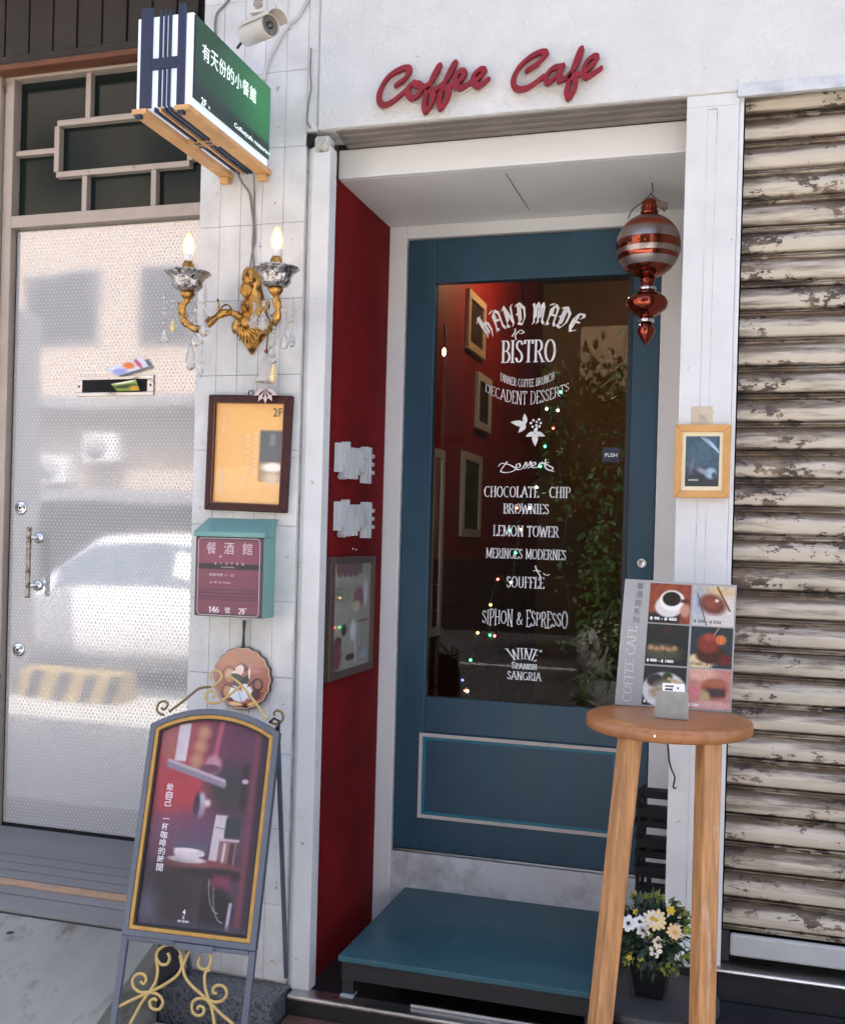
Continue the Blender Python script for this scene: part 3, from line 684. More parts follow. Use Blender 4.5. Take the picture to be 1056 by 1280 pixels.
# the house itself: walls beyond the frame, upper storey, canopy, closed room behind the glass
hs = thing('cafe_building', 'plain white upper storey and side walls of the cafe house', 'building', (0, 3, 0))
bx('upper_storey', (-7, .0, 3.905), (6, 8, 6.4), STUCCO, hs, 0)
bx('side_wall', (-7, .3, -.3), (-3.3, .7, 3.9), STUCCO, hs, 0)
bx('side_wall', (1.92, .0, -.3), (6, .4, 3.9), STUCCO, hs, 0)
bx('canopy', (-7, -.45, 3.90), (6, -.008, 4.0), STUCCO, hs, 0)
rm = thing('inner_room', 'dim interior with dark red walls behind the door glass', 'room', (-.7, 2, .3))
RW = M('interior_red_wall', (.25, .010, .010), .6, var=.3, vs=3)
DW = M('interior_dark_wall', (.14, .085, .03), .7, var=.5, vs=2)
XI = -1.33
bx('red_wall', (XI-.05, YD+.06, .2), (XI, 4.2, 3.3), RW, rm, 0)
bx('back_wall', (XI, 4.2, .2), (1.2, 4.25, 3.3), DW, rm, 0)
bx('far_side_wall', (1.2, YD+.06, .2), (1.25, 4.25, 3.3), DW, rm, 0)
bx('room_floor', (XI-.05, YD+.06, .15), (1.25, 4.25, .33), DW, rm, 0)
bx('room_ceiling', (XI-.05, YD+.06, 3.3), (1.25, 4.25, 3.35), DW, rm, 0)
bx('front_wall', (XJ+.03, YD+.051, .2), (1.25, YD+.10, 3.35), DW, rm, 0)
bx('front_wall', (XI-.05, YD+.0515, ZDT+.05), (XJ+.03, YD+.10, 3.35), DW, rm, 0)
for k in range(12):   # low boarding of dark red bricks along the red wall
    for j in range(9):
        if k*.0+j*.12 < 1.05:
            bx('brick', (XI, 1.0+k*.26+(j % 2)*.13, .34+j*.12), (XI+.012, 1.0+k*.26+(j % 2)*.13+.252, .34+j*.12+.112), M('dark_red_brick', (.085, .022, .014), .6, var=.3), rm, .002, 1)

# ================================================================== THE BLUE DOOR
door = thing('blue_door', 'petrol blue cafe door with a large lettered glass and a cream lined lower panel', 'door', (-.72, YD, ZDB))
gT = PX(660, 348, YD).z; gB = PX(660, 880, YD).z; gL = PX(538, 600, YD).x; gR = PX(779, 600, YD).x
y0, y1 = YD, YD+.045
bx('hinge_stile', (XDL+.004, y0, ZDB), (gL, y1, ZDT-.005), BLUE, door, .003)
bx('lock_stile', (gR+.018, y0, ZDB), (XDR-.003, y1, ZDT-.005), BLUE, door, .003)
bx('top_rail', (gL+.0005, y0, gT), (gR+.0175, y1, ZDT-.005), BLUE, door, .003)
mz = PX(660, 905, YD).z; pT = PX(645, 924, YD).z; pB = PX(640, 1034, YD).z; pL = PX(523, 970, YD).x; pR = XDR-(pL-XDL)
bx('middle_rail', (gL+.0005, y0, pT), (gR+.0175, y1, gB), BLUE, door, .003)
bx('lower_panel', (gL+.0005, y0, ZDB), (gR+.0175, y1, pT-.0008), BLUE, door, .002)
bx('glass_rebate', (gR, y0+.012, gB+.001), (gR+.0175, y1, gT-.001), M('dark_rebate', (.012, .02, .03), .5), door, .002)
for (w_, m_, off, d_) in ((.013, CREAM, 0, .005), (.011, TEAL, .0135, .0025)):
    a0, a1, c0, c1 = pL+off, pR-off, pB+off, pT-off-.004; mb = MB()
    for q in (((a0, c1-w_), (a1, c1)), ((a0, c0), (a1, c0+w_)), ((a0, c0+w_+.0001), (a0+w_, c1-w_-.0001)), ((a1-w_, c0+w_+.0001), (a1, c1-w_-.0001))):
        mb.box((q[0][0], y0-d_, q[0][1]), (q[1][0], y0-.0002, q[1][1]))
    obj('panel_moulding', mb, m_, door, .0012)
bx('weather_strip', (XDL+.004, y0-.008, ZDB-.010), (XDR-.003, y1-.01, ZDB-.0006), STEEL, door, .002)
GL = clear_glass('door_glass', (.88, .88, .88), 0.0, 1.38, .0)
gp = obj('glass_pane', MB().quad((gL-.004, y0+.022, gB-.003), (gR+.004, y0+.022, gB-.003), (gR+.004, y0+.022, gT+.003), (gL-.004, y0+.022, gT+.003)), GL, door)
c_ = PX(802, 704, YD); lk = obj('lock_cylinder', MB().lathe([(.017, 0), (.017, .006), (.012, .009), (.011, .007), (0, .007)], c_, 24, (0, -1, 0)), CHROME, door)
obj('keyhole', MB().box((c_.x-.0012, YD-.0078, c_.z-.005), (c_.x+.0012, YD-.0071, c_.z+.005)), VOID, lk)
# lettering on the glass
DP = wall(YD+.0215)
def dp(x, y): q = at(x, y, YD+.0215); return q.x, q.z
PXM = 3.9/1306*1.0
def pxs(n): return n*(at(660, 600, YD)-at(661, 600, YD)).length
LT = WTXT
def line(s, x, y, h, w, **k):
    mb = MB(); cx, cz = dp(x, y); serif(mb, s, DP, cx, cz, pxs(h), pxs(w), **k); return obj('lettering', mb, LT, door, fixn=False)
line('CHOCOLATE - CHIP', 658.5, 615, 13, 109)
line('BROWNIES', 657.5, 636, 12, 58)
line('LEMON TOWER', 657, 664, 13, 83)
line('MERINGES MODERNES', 657, 692.5, 12, 101)
line('SOUFFLE', 656.5, 728, 13.5, 48)
line('SANGRIA', 655, 845, 9.5, 43, small=.8, weight=.085, thin=.04)
line('Spanish', 655, 832, 8, 32, small=.76, weight=.09, thin=.05)
line("BISTRO", 660.5, 439, 27, 69, weight=.085, thin=.02, sf=.1)
# SiPHON & ESPRESSO in tall uneven letters, curled ends
cx, cz = dp(655.5, 773)
def wsip(a, b): return a, b*(1+.16*math.sin(a*95))+.001*math.sin(a*60)
serif(MBs := MB(), 'SIPHON & ESPRESSO', DP, cx, cz, pxs(18), pxs(108), warp=wsip, weight=.06)
obj('lettering', MBs, LT, door, fixn=False)
# WINE fanned upwards
cx, cz = dp(655, 818); MBs = MB()
def wwine(a, b): q = a/pxs(42); return (a*(1+b/pxs(30)), b*(1+.15*abs(q))-pxs(9)*4*q*q*.3+pxs(1))
serif(MBs, 'WINE', DP, cx, cz, pxs(13), pxs(38), warp=wwine, sf=.14, weight=.07); obj('lettering', MBs, LT, door, fixn=False)
# two lines bowed like a ribbon
def bow(amp, W_, grow): return lambda a, b: (a*(1+b*0), (b*(1-grow*(2*a/W_)**2))+amp*(2*a/W_)**2)
cx, cz = dp(658.5, 479); W_ = pxs(68); MBs = MB(); serif(MBs, 'DINNER COFFEE BRUNCH', DP, cx, cz, pxs(9.5), W_, warp=bow(pxs(9), W_, 0), sf=.07, weight=.07); obj('lettering', MBs, LT, door, fixn=False)
cx, cz = dp(658, 497.5); W_ = pxs(106); MBs = MB(); serif(MBs, 'DECADENT DESSERTS', DP, cx, cz, pxs(16), W_, warp=bow(pxs(14), W_, .45), sf=.08, weight=.05); obj('lettering', MBs, LT, door, fixn=False)
# HAND MADE in blackletter on an arch
BL = {
 'H': (.78, [[(.18, .98), (.14, .55), (.2, .1), (.1, -.05)], [(.02, .8), (.18, .9), (.34, .98)], [(.2, .5), (.42, .62), (.58, .5), (.58, .15), (.45, -.1)], [(.26, .95), (.26, .5)], [(.36, .55), (.36, .1)]]),
 'A': (.78, [[(.12, .1), (.2, .35), (.2, .75), (.42, .95), (.62, .8), (.62, .15), (.74, .02)], [(.2, .48), (.62, .48)], [(.04, .0), (.14, .1), (.26, .02)], [(.33, .85), (.33, .5)], [(.1, .92), (.3, .98)]]),
 'N': (.85, [[(.12, .08), (.2, .25), (.2, .95)], [(.06, .85), (.2, .98), (.4, .6), (.62, .15), (.62, .9), (.74, .98)], [(.02, 0), (.12, .08), (.26, 0)], [(.3, .78), (.3, .3)], [(.52, .02), (.66, .1)]]),
 'D': (.8, [[(.2, .9), (.2, .12)], [(.06, .9), (.3, .98), (.62, .72), (.64, .3), (.4, .0), (.08, .08)], [(.34, .86), (.34, .2)], [(.06, .5), (.2, .5)]]),
 'M': (1.0, [[(.14, .1), (.14, .75), (.06, .9)], [(.14, .75), (.34, .95), (.44, .75), (.44, .12)], [(.44, .75), (.64, .95), (.76, .75), (.76, .15), (.9, .03)], [(.04, 0), (.2, .08)], [(.34, .02), (.5, .1)], [(.27, .85), (.27, .3)], [(.6, .85), (.6, .3)]]),
 'E': (.72, [[(.52, .95), (.28, .9), (.14, .6), (.16, .25), (.36, .02), (.6, .14)], [(.52, .95), (.62, .82), (.5, .72)], [(.14, .52), (.56, .52)], [(.3, .85), (.3, .15)]]), ' ': (.32, [])}
def black(mb, s, pl, cx, cz, h, W_, amp):
    tot = sum(BL[c][0]+.03 for c in s); x = 0; st = []
    for c in s:
        st += [[(x+p[0], p[1]) for p in q] for q in BL[c][1]]; x += BL[c][0]+.03
    def tf(a, b):
        u = (a/tot-.5)*2; th_ = -u*.62; ax, ay = u*W_/2*.95, -amp*u*u      # each point leans outwards along the arch
        bb = (b-.5)*h; return (cx+ax-math.sin(th_)*bb, cz+ay+math.cos(th_)*bb)
    nib(mb, st, pl, tf, .082, .020, R(38), .001)
MBs = MB(); cx, cz = dp(663, 391); black(MBs, 'HAND MADE', DP, cx, cz, pxs(27), pxs(134), pxs(17)); obj('lettering', MBs, LT, door, fixn=False)
# small sprigs, flower motif, Dessert script
def trace(mb, strokes, sc, ox, oy, Y, a, b, ang, d, th=0, pl=None, k=5):
    """strokes given in enlarged-photo pixels"""
    P = pl or wall(Y)
    def tf(x, y): q = at(ox+x/sc, oy-y/sc, Y); return q.x, q.z
    nib(mb, [smooth([(p[0], -p[1]) for p in s], k) for s in strokes], P, tf, a, b, ang, d, th)
MBs = MB()
trace(MBs, [[(400, 870), (385, 890), (372, 912), (395, 918), (425, 912), (436, 900), (420, 888), (400, 880), (375, 878), (364, 888)],
            [(440, 900), (458, 890), (452, 878), (440, 886), (444, 904), (462, 902), (474, 890)], [(474, 890), (484, 872), (486, 892), (474, 900)], [(494, 888), (503, 868), (505, 890), (493, 897)],
            [(508, 890), (525, 882), (520, 872), (510, 880), (514, 896), (532, 894)], [(536, 894), (545, 876), (555, 880)], [(570, 860), (566, 890), (580, 905), (604, 912)], [(552, 872), (585, 888), (602, 898), (596, 906)], [(560, 878), (582, 874)]], 3.52, 520, 330, YD+.0215, 3.6, 1.6, R(20), .001)
trace(MBs, [[(422, 318), (434, 300), (436, 285)], [(434, 318), (446, 300), (462, 292), (474, 300), (462, 306), (446, 302)], [(436, 318), (440, 332)]], 3.52, 520, 330, YD+.0215, 3, 1.3, 0, .001)
trace(MBs, [[(524, 378), (530, 396), (538, 410)], [(538, 410), (546, 425), (538, 440)], [(560, 412), (574, 420), (584, 416)], [(516, 400), (530, 398), (546, 402)]], 3.52, 520, 600, YD+.0215, 3.2, 1.4, 0, .001)
obj('lettering', MBs, LT, door, fixn=False)
mb = MB()
def leaf2(x, y, ang, L, wd):
    q = []
    for i in range(9):
        t = i/8; q.append((t*L, wd*math.sin(PI*t**.8)*(1-.25*t)))
    q = q+[(a, -b) for a, b in q[::-1][1:-1]]; ca, sa = math.cos(ang), math.sin(ang); o = []
    for a, b in q: o.append(at(660.5+(0)+(x+a*ca-b*sa)/3.52-660.5+520, 330+(y+a*sa+b*ca)/3.52, YD+.0205))
    mb.add(o, [tuple(range(len(o)))])
for a in ((480, 706, 3.3, 66, 15), (480, 704, -1.65, 48, 11), (482, 706, 2.3, 50, 12), (522, 745, 1.55, 58, 15), (522, 742, 2.75, 44, 12), (524, 742, .35, 46, 12), (520, 742, -1.1, 30, 9)): leaf2(*a)
obj('flower_motif', mb, LT, door, fixn=False)
mb = MB()
for (x, y) in ((505, 700), (516, 688), (530, 695), (540, 684), (548, 700), (528, 710), (542, 714), (512, 716)):
    p = at(520+x/3.52, 330+y/3.52, YD+.019); mb.lathe([(.0045, 0), (.0045, .0006)], p, 10, (0, -1, 0))
obj('flower_motif', mb, LT, door, fixn=False)
ps = PX(763, 568.5, YD); psl = obj('push_plate', MB().box((ps.x-.031, YD+.012, ps.z-.026), (ps.x+.031, YD+.0205, ps.z+.026)), M('navy_plate', (.02, .03, .06), .35), door, .002)
obj('push_text', text(MB(), 'PUSH', wall(YD+.0115), ps.x, ps.z, w=.043, d=.0006, bold=.012), LT, psl, fixn=False)

# ================================================================== OBJECTS
# red script over the door
def script(name, label, strokes):
    o = thing(name, label, 'sign lettering', at(600, 110, -.006), 'red script words on the stucco')
    mb = MB(); trace(mb, strokes, 3.52, 460, 60, -.024, 15.5, 7.5, R(52), 0, .012, k=4); obj('letter_face', mb, RED3D, o, fixn=True)
    mb = MB(); trace(mb, [[(x+3, y+5) for x, y in s] for s in strokes], 3.52, 460, 60, -.0115, 16.5, 8.5, R(52), 0, .010, k=3); obj('letter_backing', mb, CREAM3D, o, fixn=True)
    for s in strokes[::2]:
        q = at(460+s[1][0]/3.52, 60+s[1][1]/3.52, -.01); obj('stand_off', MB().lathe([(.003, 0), (.003, .006)], (q.x, -.0122+.006, q.z), 8, (0, 1, 0)), STEEL, o)
    return o
COFFEE = [[(128, 168), (165, 140), (186, 108), (178, 92), (148, 98), (98, 128), (62, 180), (52, 232), (72, 256), (112, 240), (166, 196)],
 [(205, 158), (182, 178), (180, 210), (202, 226), (230, 204), (238, 176), (222, 162), (212, 166), (250, 176)],
 [(240, 186), (285, 150), (314, 96), (314, 84), (290, 128), (264, 196), (250, 250), (256, 284), (276, 262), (292, 216), (276, 190), (262, 192), (305, 186)],
 [(300, 190), (350, 145), (384, 84), (382, 72), (356, 120), (330, 186), (316, 240), (322, 270), (342, 248), (360, 204), (346, 180), (332, 182), (372, 172)],
 [(376, 168), (412, 146), (428, 116), (412, 106), (390, 128), (388, 166), (412, 182), (452, 158)],
 [(452, 160), (490, 138), (514, 108), (500, 98), (470, 122), (466, 156), (490, 174), (530, 144)]]
CAFE = [[(702, 104), (745, 76), (784, 34), (768, 22), (714, 46), (664, 94), (640, 148), (654, 184), (704, 180), (772, 132)],
 [(852, 86), (812, 96), (784, 134), (796, 158), (834, 124), (858, 84), (844, 122), (844, 148), (888, 130)],
 [(880, 128), (916, 84), (940, 22), (934, 12), (912, 70), (886, 150), (874, 200), (884, 224), (906, 194), (914, 152), (896, 126), (880, 134), (930, 122)],
 [(930, 122), (978, 92), (1008, 50), (992, 42), (960, 70), (948, 112), (966, 134), (1024, 96)]]
script('coffee_lettering', 'raised red script word Coffee on the white stucco', COFFEE)
script('cafe_lettering', 'raised red script word Cafe, higher and further along the stucco than the word Coffee', CAFE)

# lightbox sign
XS = -1.42; yf = atx(242, 70, XS).y; yn = -.135
zt_ = (atx(242.5, 12, XS).z+atx(337, 108, XS).z)/2; zb2 = (atx(240.5, 127, XS).z+atx(334, 209, XS).z)/2
xw = at(170, 75, yf).x
yn = atx(337, 158, XS).y
sg = thing('projecting_lightbox', 'lit green lightbox sign with a navy lattice end sticking out from the tiled pier', 'sign', (XS-.08, yn, zb2))
LITW = glow('lit_white_acrylic', (.60, .66, .80), .12)
NAVY = M('navy_lattice', (.004, .012, .045), .4)
bx('lit_body', (xw+.004, yf+.002, zb2), (XS-.004, yn, zt_), LITW, sg, .002)
# green face (print, softly lit from behind)
gp_ = Paint(60, 30, (16, 62, 44)); gp_.ell(.95, .35, .55, .8, (34, 110, 62), .9); gp_.ell(.1, .6, .35, .7, (8, 40, 34), .9, .7); gp_.rect(0, .80, 1, 1, (16, 30, 34), .08, .85)
PRL = vcol_mat('backlit_print', .3)
b_ = PRL.node_tree.nodes['Principled BSDF']; a_ = [x for x in PRL.node_tree.nodes if x.type == 'VERTEX_COLOR'][0]; PRL.node_tree.links.new(a_.outputs[0], b_.inputs['Emission Color']); b_.inputs['Emission Strength'].default_value = .12
yp = yf+.008
print_on('green_face', gp_, (XS+.001, yp, zt_-.006), (XS+.001, yn, zt_-.006), (XS+.001, yp, zb2+.022), (XS+.001, yn, zb2+.022), PRL, sg)
bx('face_panel', (XS-.0038, yp-.001, zb2+.021), (XS+.0005, yn, zt_-.005), M('panel_black', (.01, .012, .012), .4), sg, 0)
SP = PL((XS+.0015, 0, 0), (0, 1, 0), (0, 0, 1)); GLT = glow('backlit_letters', (.80, .95, .90), .16)
def sxy(x, y): q = atx(x, y, XS); return q.y, q.z
cs = '有天份的小餐館'; a0 = sxy(257, 67); a1 = sxy(315.5, 118)
for i, ch in enumerate(cs):
    t = i/6; mb = MB(); text(mb, ch, SP, a0[0]+(a1[0]-a0[0])*t, a0[1]+(a1[1]-a0[1])*t, h=.045, w=.042, bold=.006); obj('character', mb, GLT, sg, fixn=False)
q = sxy(254, 128); obj('floor_number', text(MB(), '2F', SP, q[0], q[1], h=.020, w=.028, bold=.02), GLT, sg, fixn=False)
q = sxy(263, 140); obj('floor_number', text(MB(), 'A', SP, q[0]-.01, q[1]+.008, h=.010), GLT, sg, fixn=False)
qa, qb = sxy(288, 163), sxy(333, 198)
obj('small_text', text(MB(), 'Coffee|cafe restaurant', SP, (qa[0]+qb[0])/2+.02, zb2+.036, h=.018, w=.24, bold=.012), GLT, sg, fixn=False)
# navy lattice on the end that faces the street
FP = wall(yf)
def nb(x0, z0, x1, z1): bx('lattice_strip', (x0, yf-.006, z0), (x1, yf+.0015, z1), NAVY, sg, .0008, 1)
Wd = XS-xw; zc = zb2+(zt_-zb2)*.47
nb(xw+Wd*.10, zb2, xw+Wd*.30, zt_+.022); nb(xw+Wd*.74, zb2, xw+Wd*.87, zt_+.022)
for f0, f1 in ((.42, .465), (.505, .545), (.58, .625)):
    nb(xw+Wd*f0, zb2, xw+Wd*f1, zc-.0155); nb(xw+Wd*f0, zc+.0155, xw+Wd*f1, zt_+.012)
nb(xw+Wd*.3003, zc-.015, xw+Wd*.7397, zc+.015)
TRAY = M('tray_wood', (.60, .33, .13), .5, var=.2, vs=15)
for x0, x1 in ((xw-.004, xw+.040), (XS-.050, XS-.006)):
    bx('tray_rail', (x0, yf-.008, zb2-.016), (x1, yn+.035, zb2-.0006), TRAY, sg, .002)
bx('tray_rail', (xw+.0405, (yf+yn)/2-.02, zb2-.015), (XS-.0505, (yf+yn)/2+.02, zb2-.0006), TRAY, sg, .001)
for f0 in (.36, .45, .53, .60):
    for (ya, yb) in ((yf-.004, (yf+yn)/2-.0205), ((yf+yn)/2+.0205, yn+.02)):
        bx('tray_slat', (xw+Wd*f0, ya, zb2-.013), (xw+Wd*(f0+.035), yb, zb2-.0006), NAVY if f0 != .45 else TRAY, sg, 0)
for dx in (-.018, .018):
    for dy in (-.012, .012): bx('inlay', ((xw+XS)/2+dx-.010, (yf+yn)/2+dy-.007, zb2-.0165), ((xw+XS)/2+dx+.008, (yf+yn)/2+dy+.006, zb2-.0149), NAVY, sg, 0)
for x0 in (xw+.016, XS-.03):
    bx('tray_foot', (x0-.014, yn+.012, zb2-.036), (x0+.014, yn+.034, zb2-.0165), TRAY, sg, .002); bx('tray_foot', (x0-.009, yf-.012, zb2-.026), (x0+.009, yf+.006, zb2-.0165), NAVY, sg, .002)
bx('wall_bracket', (xw+.03, yn+.0005, zt_-.10), (XS-.06, -.0005, zt_-.06), SLATE, sg, .002); bx('wall_bracket', (xw+.03, yn+.0005, zb2+.05), (XS-.06, -.0005, zb2+.09), SLATE, sg, .002)

# security camera hung from the canopy
cc = at(325, 35, -.25); cv = thing('security_camera', 'cream bullet security camera hanging from above beside the lightbox', 'security camera', cc)
CREA = M('cream_camera_shell', (.62, .56, .48), .4, var=.06)
ax = Vector((.86, -.50, -.10)).normalized(); c0 = cc-ax*.075+Vector((0, 0, -.004)); CR_ = .032
obj('barrel', MB().lathe([(0, -.004), (CR_*.8, -.003), (CR_, .006), (CR_, .128), (CR_*.94, .132), (CR_*.90, .126), (0, .124)], c0, 32, ax), CREA, cv)
le = obj('lens_ring', MB().lathe([(CR_*.86, .1262), (CR_*.8, .1285), (CR_*.45, .1275), (CR_*.42, .1245), (0, .1245)], c0, 32, ax), M('grey_lens_ring', (.15, .14, .13), .5, var=.4, vs=90), cv)
obj('lens', MB().lathe([(CR_*.36, .1246), (CR_*.34, .130), (CR_*.2, .133), (0, .134)], c0, 24, ax), M('black_lens', (.01, .01, .012), .05, coat=1), le)
up_ = Vector((0, 0, 1)); a_ = ax.cross(up_).normalized(); bb_ = a_.cross(ax).normalized()
mb = MB(); vs = []; K = 14
for t_ in (.02, .165):
    for rr in (CR_*1.10, CR_*1.16):
        for k in range(K): q = R(15+150*k/(K-1)); vs.append(c0+ax*t_+(a_*math.cos(q)+bb_*math.sin(q))*rr)
fs = []
for k in range(K-1): fs += [(k, k+1, 2*K+k+1, 2*K+k), (K+k, 3*K+k, 3*K+k+1, K+k+1), (k, K+k, K+k+1, k+1), (2*K+k, 2*K+k+1, 3*K+k+1, 3*K+k)]
fs += [(0, 2*K, 3*K, K), (K-1, 2*K-1, 4*K-1, 3*K-1)]
mb.add(vs, fs, False); obj('sun_hood', mb, CREA, cv)
obj('saddle', MB().box(cc+Vector((-.03, -.012, .041)), cc+Vector((.012, .012, .05))), CREA, cv, .002)
obj('swivel', MB().lathe([(.006, .05), (.006, .058), (.013, .066), (.013, .074), (.009, .078), (.016, .085), (.014, .10), (.014, 3.90-cc.z)], cc+Vector((-.008, 0, 0)), 20), M('hanger_mix', (.30, .27, .23), .5), cv)

def cable(name, label, pts, r=.004, mat=None, Y=None, cat='cable', group=None):
    P = [at(x, y, yy) for x, y, yy in pts]; sp_ = []
    for i in range(len(P)-1):
        for t in range(4):
            t_ = t/4; p0, p1, p2, p3 = P[max(i-1, 0)], P[i], P[i+1], P[min(i+2, len(P)-1)]
            sp_.append(.5*((2*p1)+(-p0+p2)*t_+(2*p0-5*p1+4*p2-p3)*t_*t_+(-p0+3*p1-3*p2+p3)*t_**3))
    sp_.append(P[-1]); return tag(obj(name, MB().tube(sp_, r, 6), mat or BLACK, loc=P[0]), label, cat, group)
GREYC = M('grey_cable', (.17, .16, .15), .6); WCAB = M('painted_conduit', (.52, .51, .49), .6, var=.2)
cable('cable', 'dark cable curving down the pier top behind the lightbox', [(296, -14, -.004), (283, 4, -.004), (272, 16, -.005), (269, 30, -.005), (270, 45, -.005), (274, 60, -.005)], .0035, GREYC)
cable('conduit', 'white painted pipe slanting down from the corner behind the security camera', [(388, -4, -.006), (372, 22, -.006), (362, 30, -.006), (352, 44, -.006), (338, 70, -.006), (331, 92, -.006), (331, 100, -.006)], .005, WCAB, cat='pipe')
cable('cable', 'short black cable end sticking out over the top edge of the green sign', [(306, 48, -.10), (302, 53, -.12), (297, 60, -.14)], .004, BLACK)
cable('cable', 'grey flex dropping from the lightbox to the gold wall lamp', [(296, 214, -.06), (302, 227, -.02), (312, 242, -.006), (315, 262, -.005), (317, 280, -.005), (316, 310, -.005), (318, 336, -.010)], .0035, GREYC)
cable('cable', 'second thin flex hanging straight from the lightbox beside the curved one', [(317, 212, -.03), (318, 240, -.004), (318, 270, -.004), (319, 300, -.004), (315, 318, -.006), (313, 335, -.012)], .0028, GREYC)
cable('cable', 'dark thin cable stuck to the white steel column edge', [(389, 60, -.0085), (388, 90, -.0085), (389, 110, -.0085), (386, 128, -.0085), (384, 150, -.0085), (388, 160, -.0085)], .0025, GREYC)

# wall lamp
sx, sz = at(317, 395, 0).x, at(317, 395, 0).z
sc = thing('gilt_wall_lamp', 'gilt two arm wall lamp with silver glass cups and glass drops on the pier', 'wall lamp', (sx, 0, sz))
prof = [(314, 338), (305, 345), (304, 362), (308, 372), (302, 378), (299, 392), (293, 402), (289, 408), (291, 416), (300, 421), (305, 430), (312, 441), (315, 443), (320, 434), (328, 424), (336, 415), (340, 405), (335, 396), (330, 386), (329, 372), (326, 360), (326, 346), (320, 339)]
vs = []; cpt = at(315, 392, -.010)
rings = [(1, -.001), (1, -.010), (.86, -.024), (.6, -.036), (.3, -.043)]
for k_, (s_, y_) in enumerate(rings):
    for x, y in prof:
        p = at(x, y, -.01); vs.append((cpt.x+(p.x-cpt.x)*s_, y_, cpt.z+(p.z-cpt.z)*(s_ if s_ == 1 else s_**.8)))
n_ = len(prof); fs = [(k*n_+i, k*n_+(i+1) % n_, (k+1)*n_+(i+1) % n_, (k+1)*n_+i) for k in range(4) for i in range(n_)]+[tuple(4*n_+i for i in range(n_))]
mb = MB().add(vs, fs, True)
obj('wall_plate', mb, GOLD, sc)
mb = MB()
for k in range(7):
    q = -0.9+.3*k; p0 = Vector((sx-.003, -.045, sz+.045)); mb.tube([p0, p0+Vector((math.sin(q)*.022, -.008, .022*math.cos(q)+.01)), p0+Vector((math.sin(q)*.028, .006, .045*math.cos(q)+.016))], [.004, .006, .002], 6)
for k in range(9):
    q = -1.2+.3*k; p0 = Vector((sx-.004, -.040, sz-.035)); mb.tube([p0, p0+Vector((math.sin(q)*.03, -.006, -.026*math.cos(q))), p0+Vector((math.sin(q)*.042, .008, -.058*math.cos(q)))], [.004, .0065, .002], 6)
mb.ball((sx-.004, -.05, sz+.02), .014, 12, (1, .8, 1.3)); mb.ball((sx-.004, -.046, sz-.03), .017, 12, (1, .8, 1.1))
mb.lathe([(.010, 0), (.020, .01), (.022, .03), (.017, .05), (.009, .06), (0, .062)], (sx-.004, -.028, sz+.085), 16, wave=lambda q, z: 1+.12*math.cos(8*q))
obj('acanthus', mb, GOLD, sc)
YA = -.15
def arm(pts, cup):
    P = [at(x, y, yy) for x, y, yy in pts]; S_ = []
    for i in range(len(P)-1):
        for t in range(5):
            t_ = t/5; p0, p1, p2, p3 = P[max(i-1, 0)], P[i], P[i+1], P[min(i+2, len(P)-1)]
            S_.append(.5*((2*p1)+(-p0+p2)*t_+(2*p0-5*p1+4*p2-p3)*t_*t_+(-p0+3*p1-3*p2+p3)*t_**3))
    S_.append(P[-1]); n2 = len(S_)
    a = MB().tube(S_, [.0085+.0045*abs(math.sin(i*.5)) for i in range(n2)], 8)
    for i in range(3, n2-2, 4):
        p = S_[i]; a.tube([p, p+Vector((.012*math.cos(i), -.002, .014)), p+Vector((.020*math.cos(i+.6), 0, .012*math.sin(i)))], [.005, .0045, .0015], 6)
    ar = obj('arm', a, GOLD, sc)
    cx_, cy_ = cup; b = at(cx_, cy_, YA)     # centre of the underside of the cup
    obj('cup_foot', MB().lathe([(.006, -.012), (.016, -.004), (.024, .008), (.022, .012), (0, .012)], b, 20), GOLD, sc)
    obj('glass_cup', MB().lathe([(.012, .010), (.034, .020), (.045, .032), (.044, .044), (.048, .050), (.052, .058), (.068, .070), (.070, .073), (.064, .071), (.046, .056), (.036, .035), (0, .028)], b, 32, wave=lambda q, z: 1+.025*math.cos(12*q)), SILVER, sc)
    obj('candle_socket', MB().lathe([(.012, .03), (.012, .062), (.018, .066), (.018, .100), (.014, .102), (.013, .108)], b, 18), GOLD, sc)
    ca = obj('candle_sleeve', MB().lathe([(.013, .106), (.014, .112), (.0165, .128), (.015, .130)], b, 18), IVORY, sc)
    bu = obj('bulb', MB().lathe([(.0145, .130), (.018, .145), (.0185, .158), (.014, .178), (.006, .194), (0, .198)], b, 18), SHELL, sc)
    obj('filament_core', MB().lathe([(.006, .133), (.012, .145), (.013, .158), (.009, .176), (0, .188)], b, 14), BULB, bu)
    return b
bl = arm([(304, 400, -.035), (292, 392, -.06), (278, 392, -.09), (264, 402, -.11), (251, 411, -.13), (238, 408, YA), (229, 398, YA), (228, 384, YA), (236, 374, YA)], (234.5, 371))
br = arm([(322, 404, -.04), (330, 412, -.10), (340, 409, -.13), (346, 398, YA), (347, 384, YA), (345, 370, YA)], (344.5, 366))
obj('arm_ring', MB().tube([at(283+6*math.cos(q), 387+6*math.sin(q), -.09) for q in [R(20*i) for i in range(18)]], .003, 6, True), GOLD, sc)
obj('arm_hook', MB().tube([at(273, 390, -.1), at(274, 382, -.1), at(272.5, 374, -.1)], [.004, .003, .004], 6), GOLD, sc)
obj('arm_hook', MB().tube([at(334, 394, -.09), at(332, 384, -.1), at(334, 377, -.1), at(337, 377, -.1), at(336, 386, -.09)], .0035, 6), GOLD, sc)
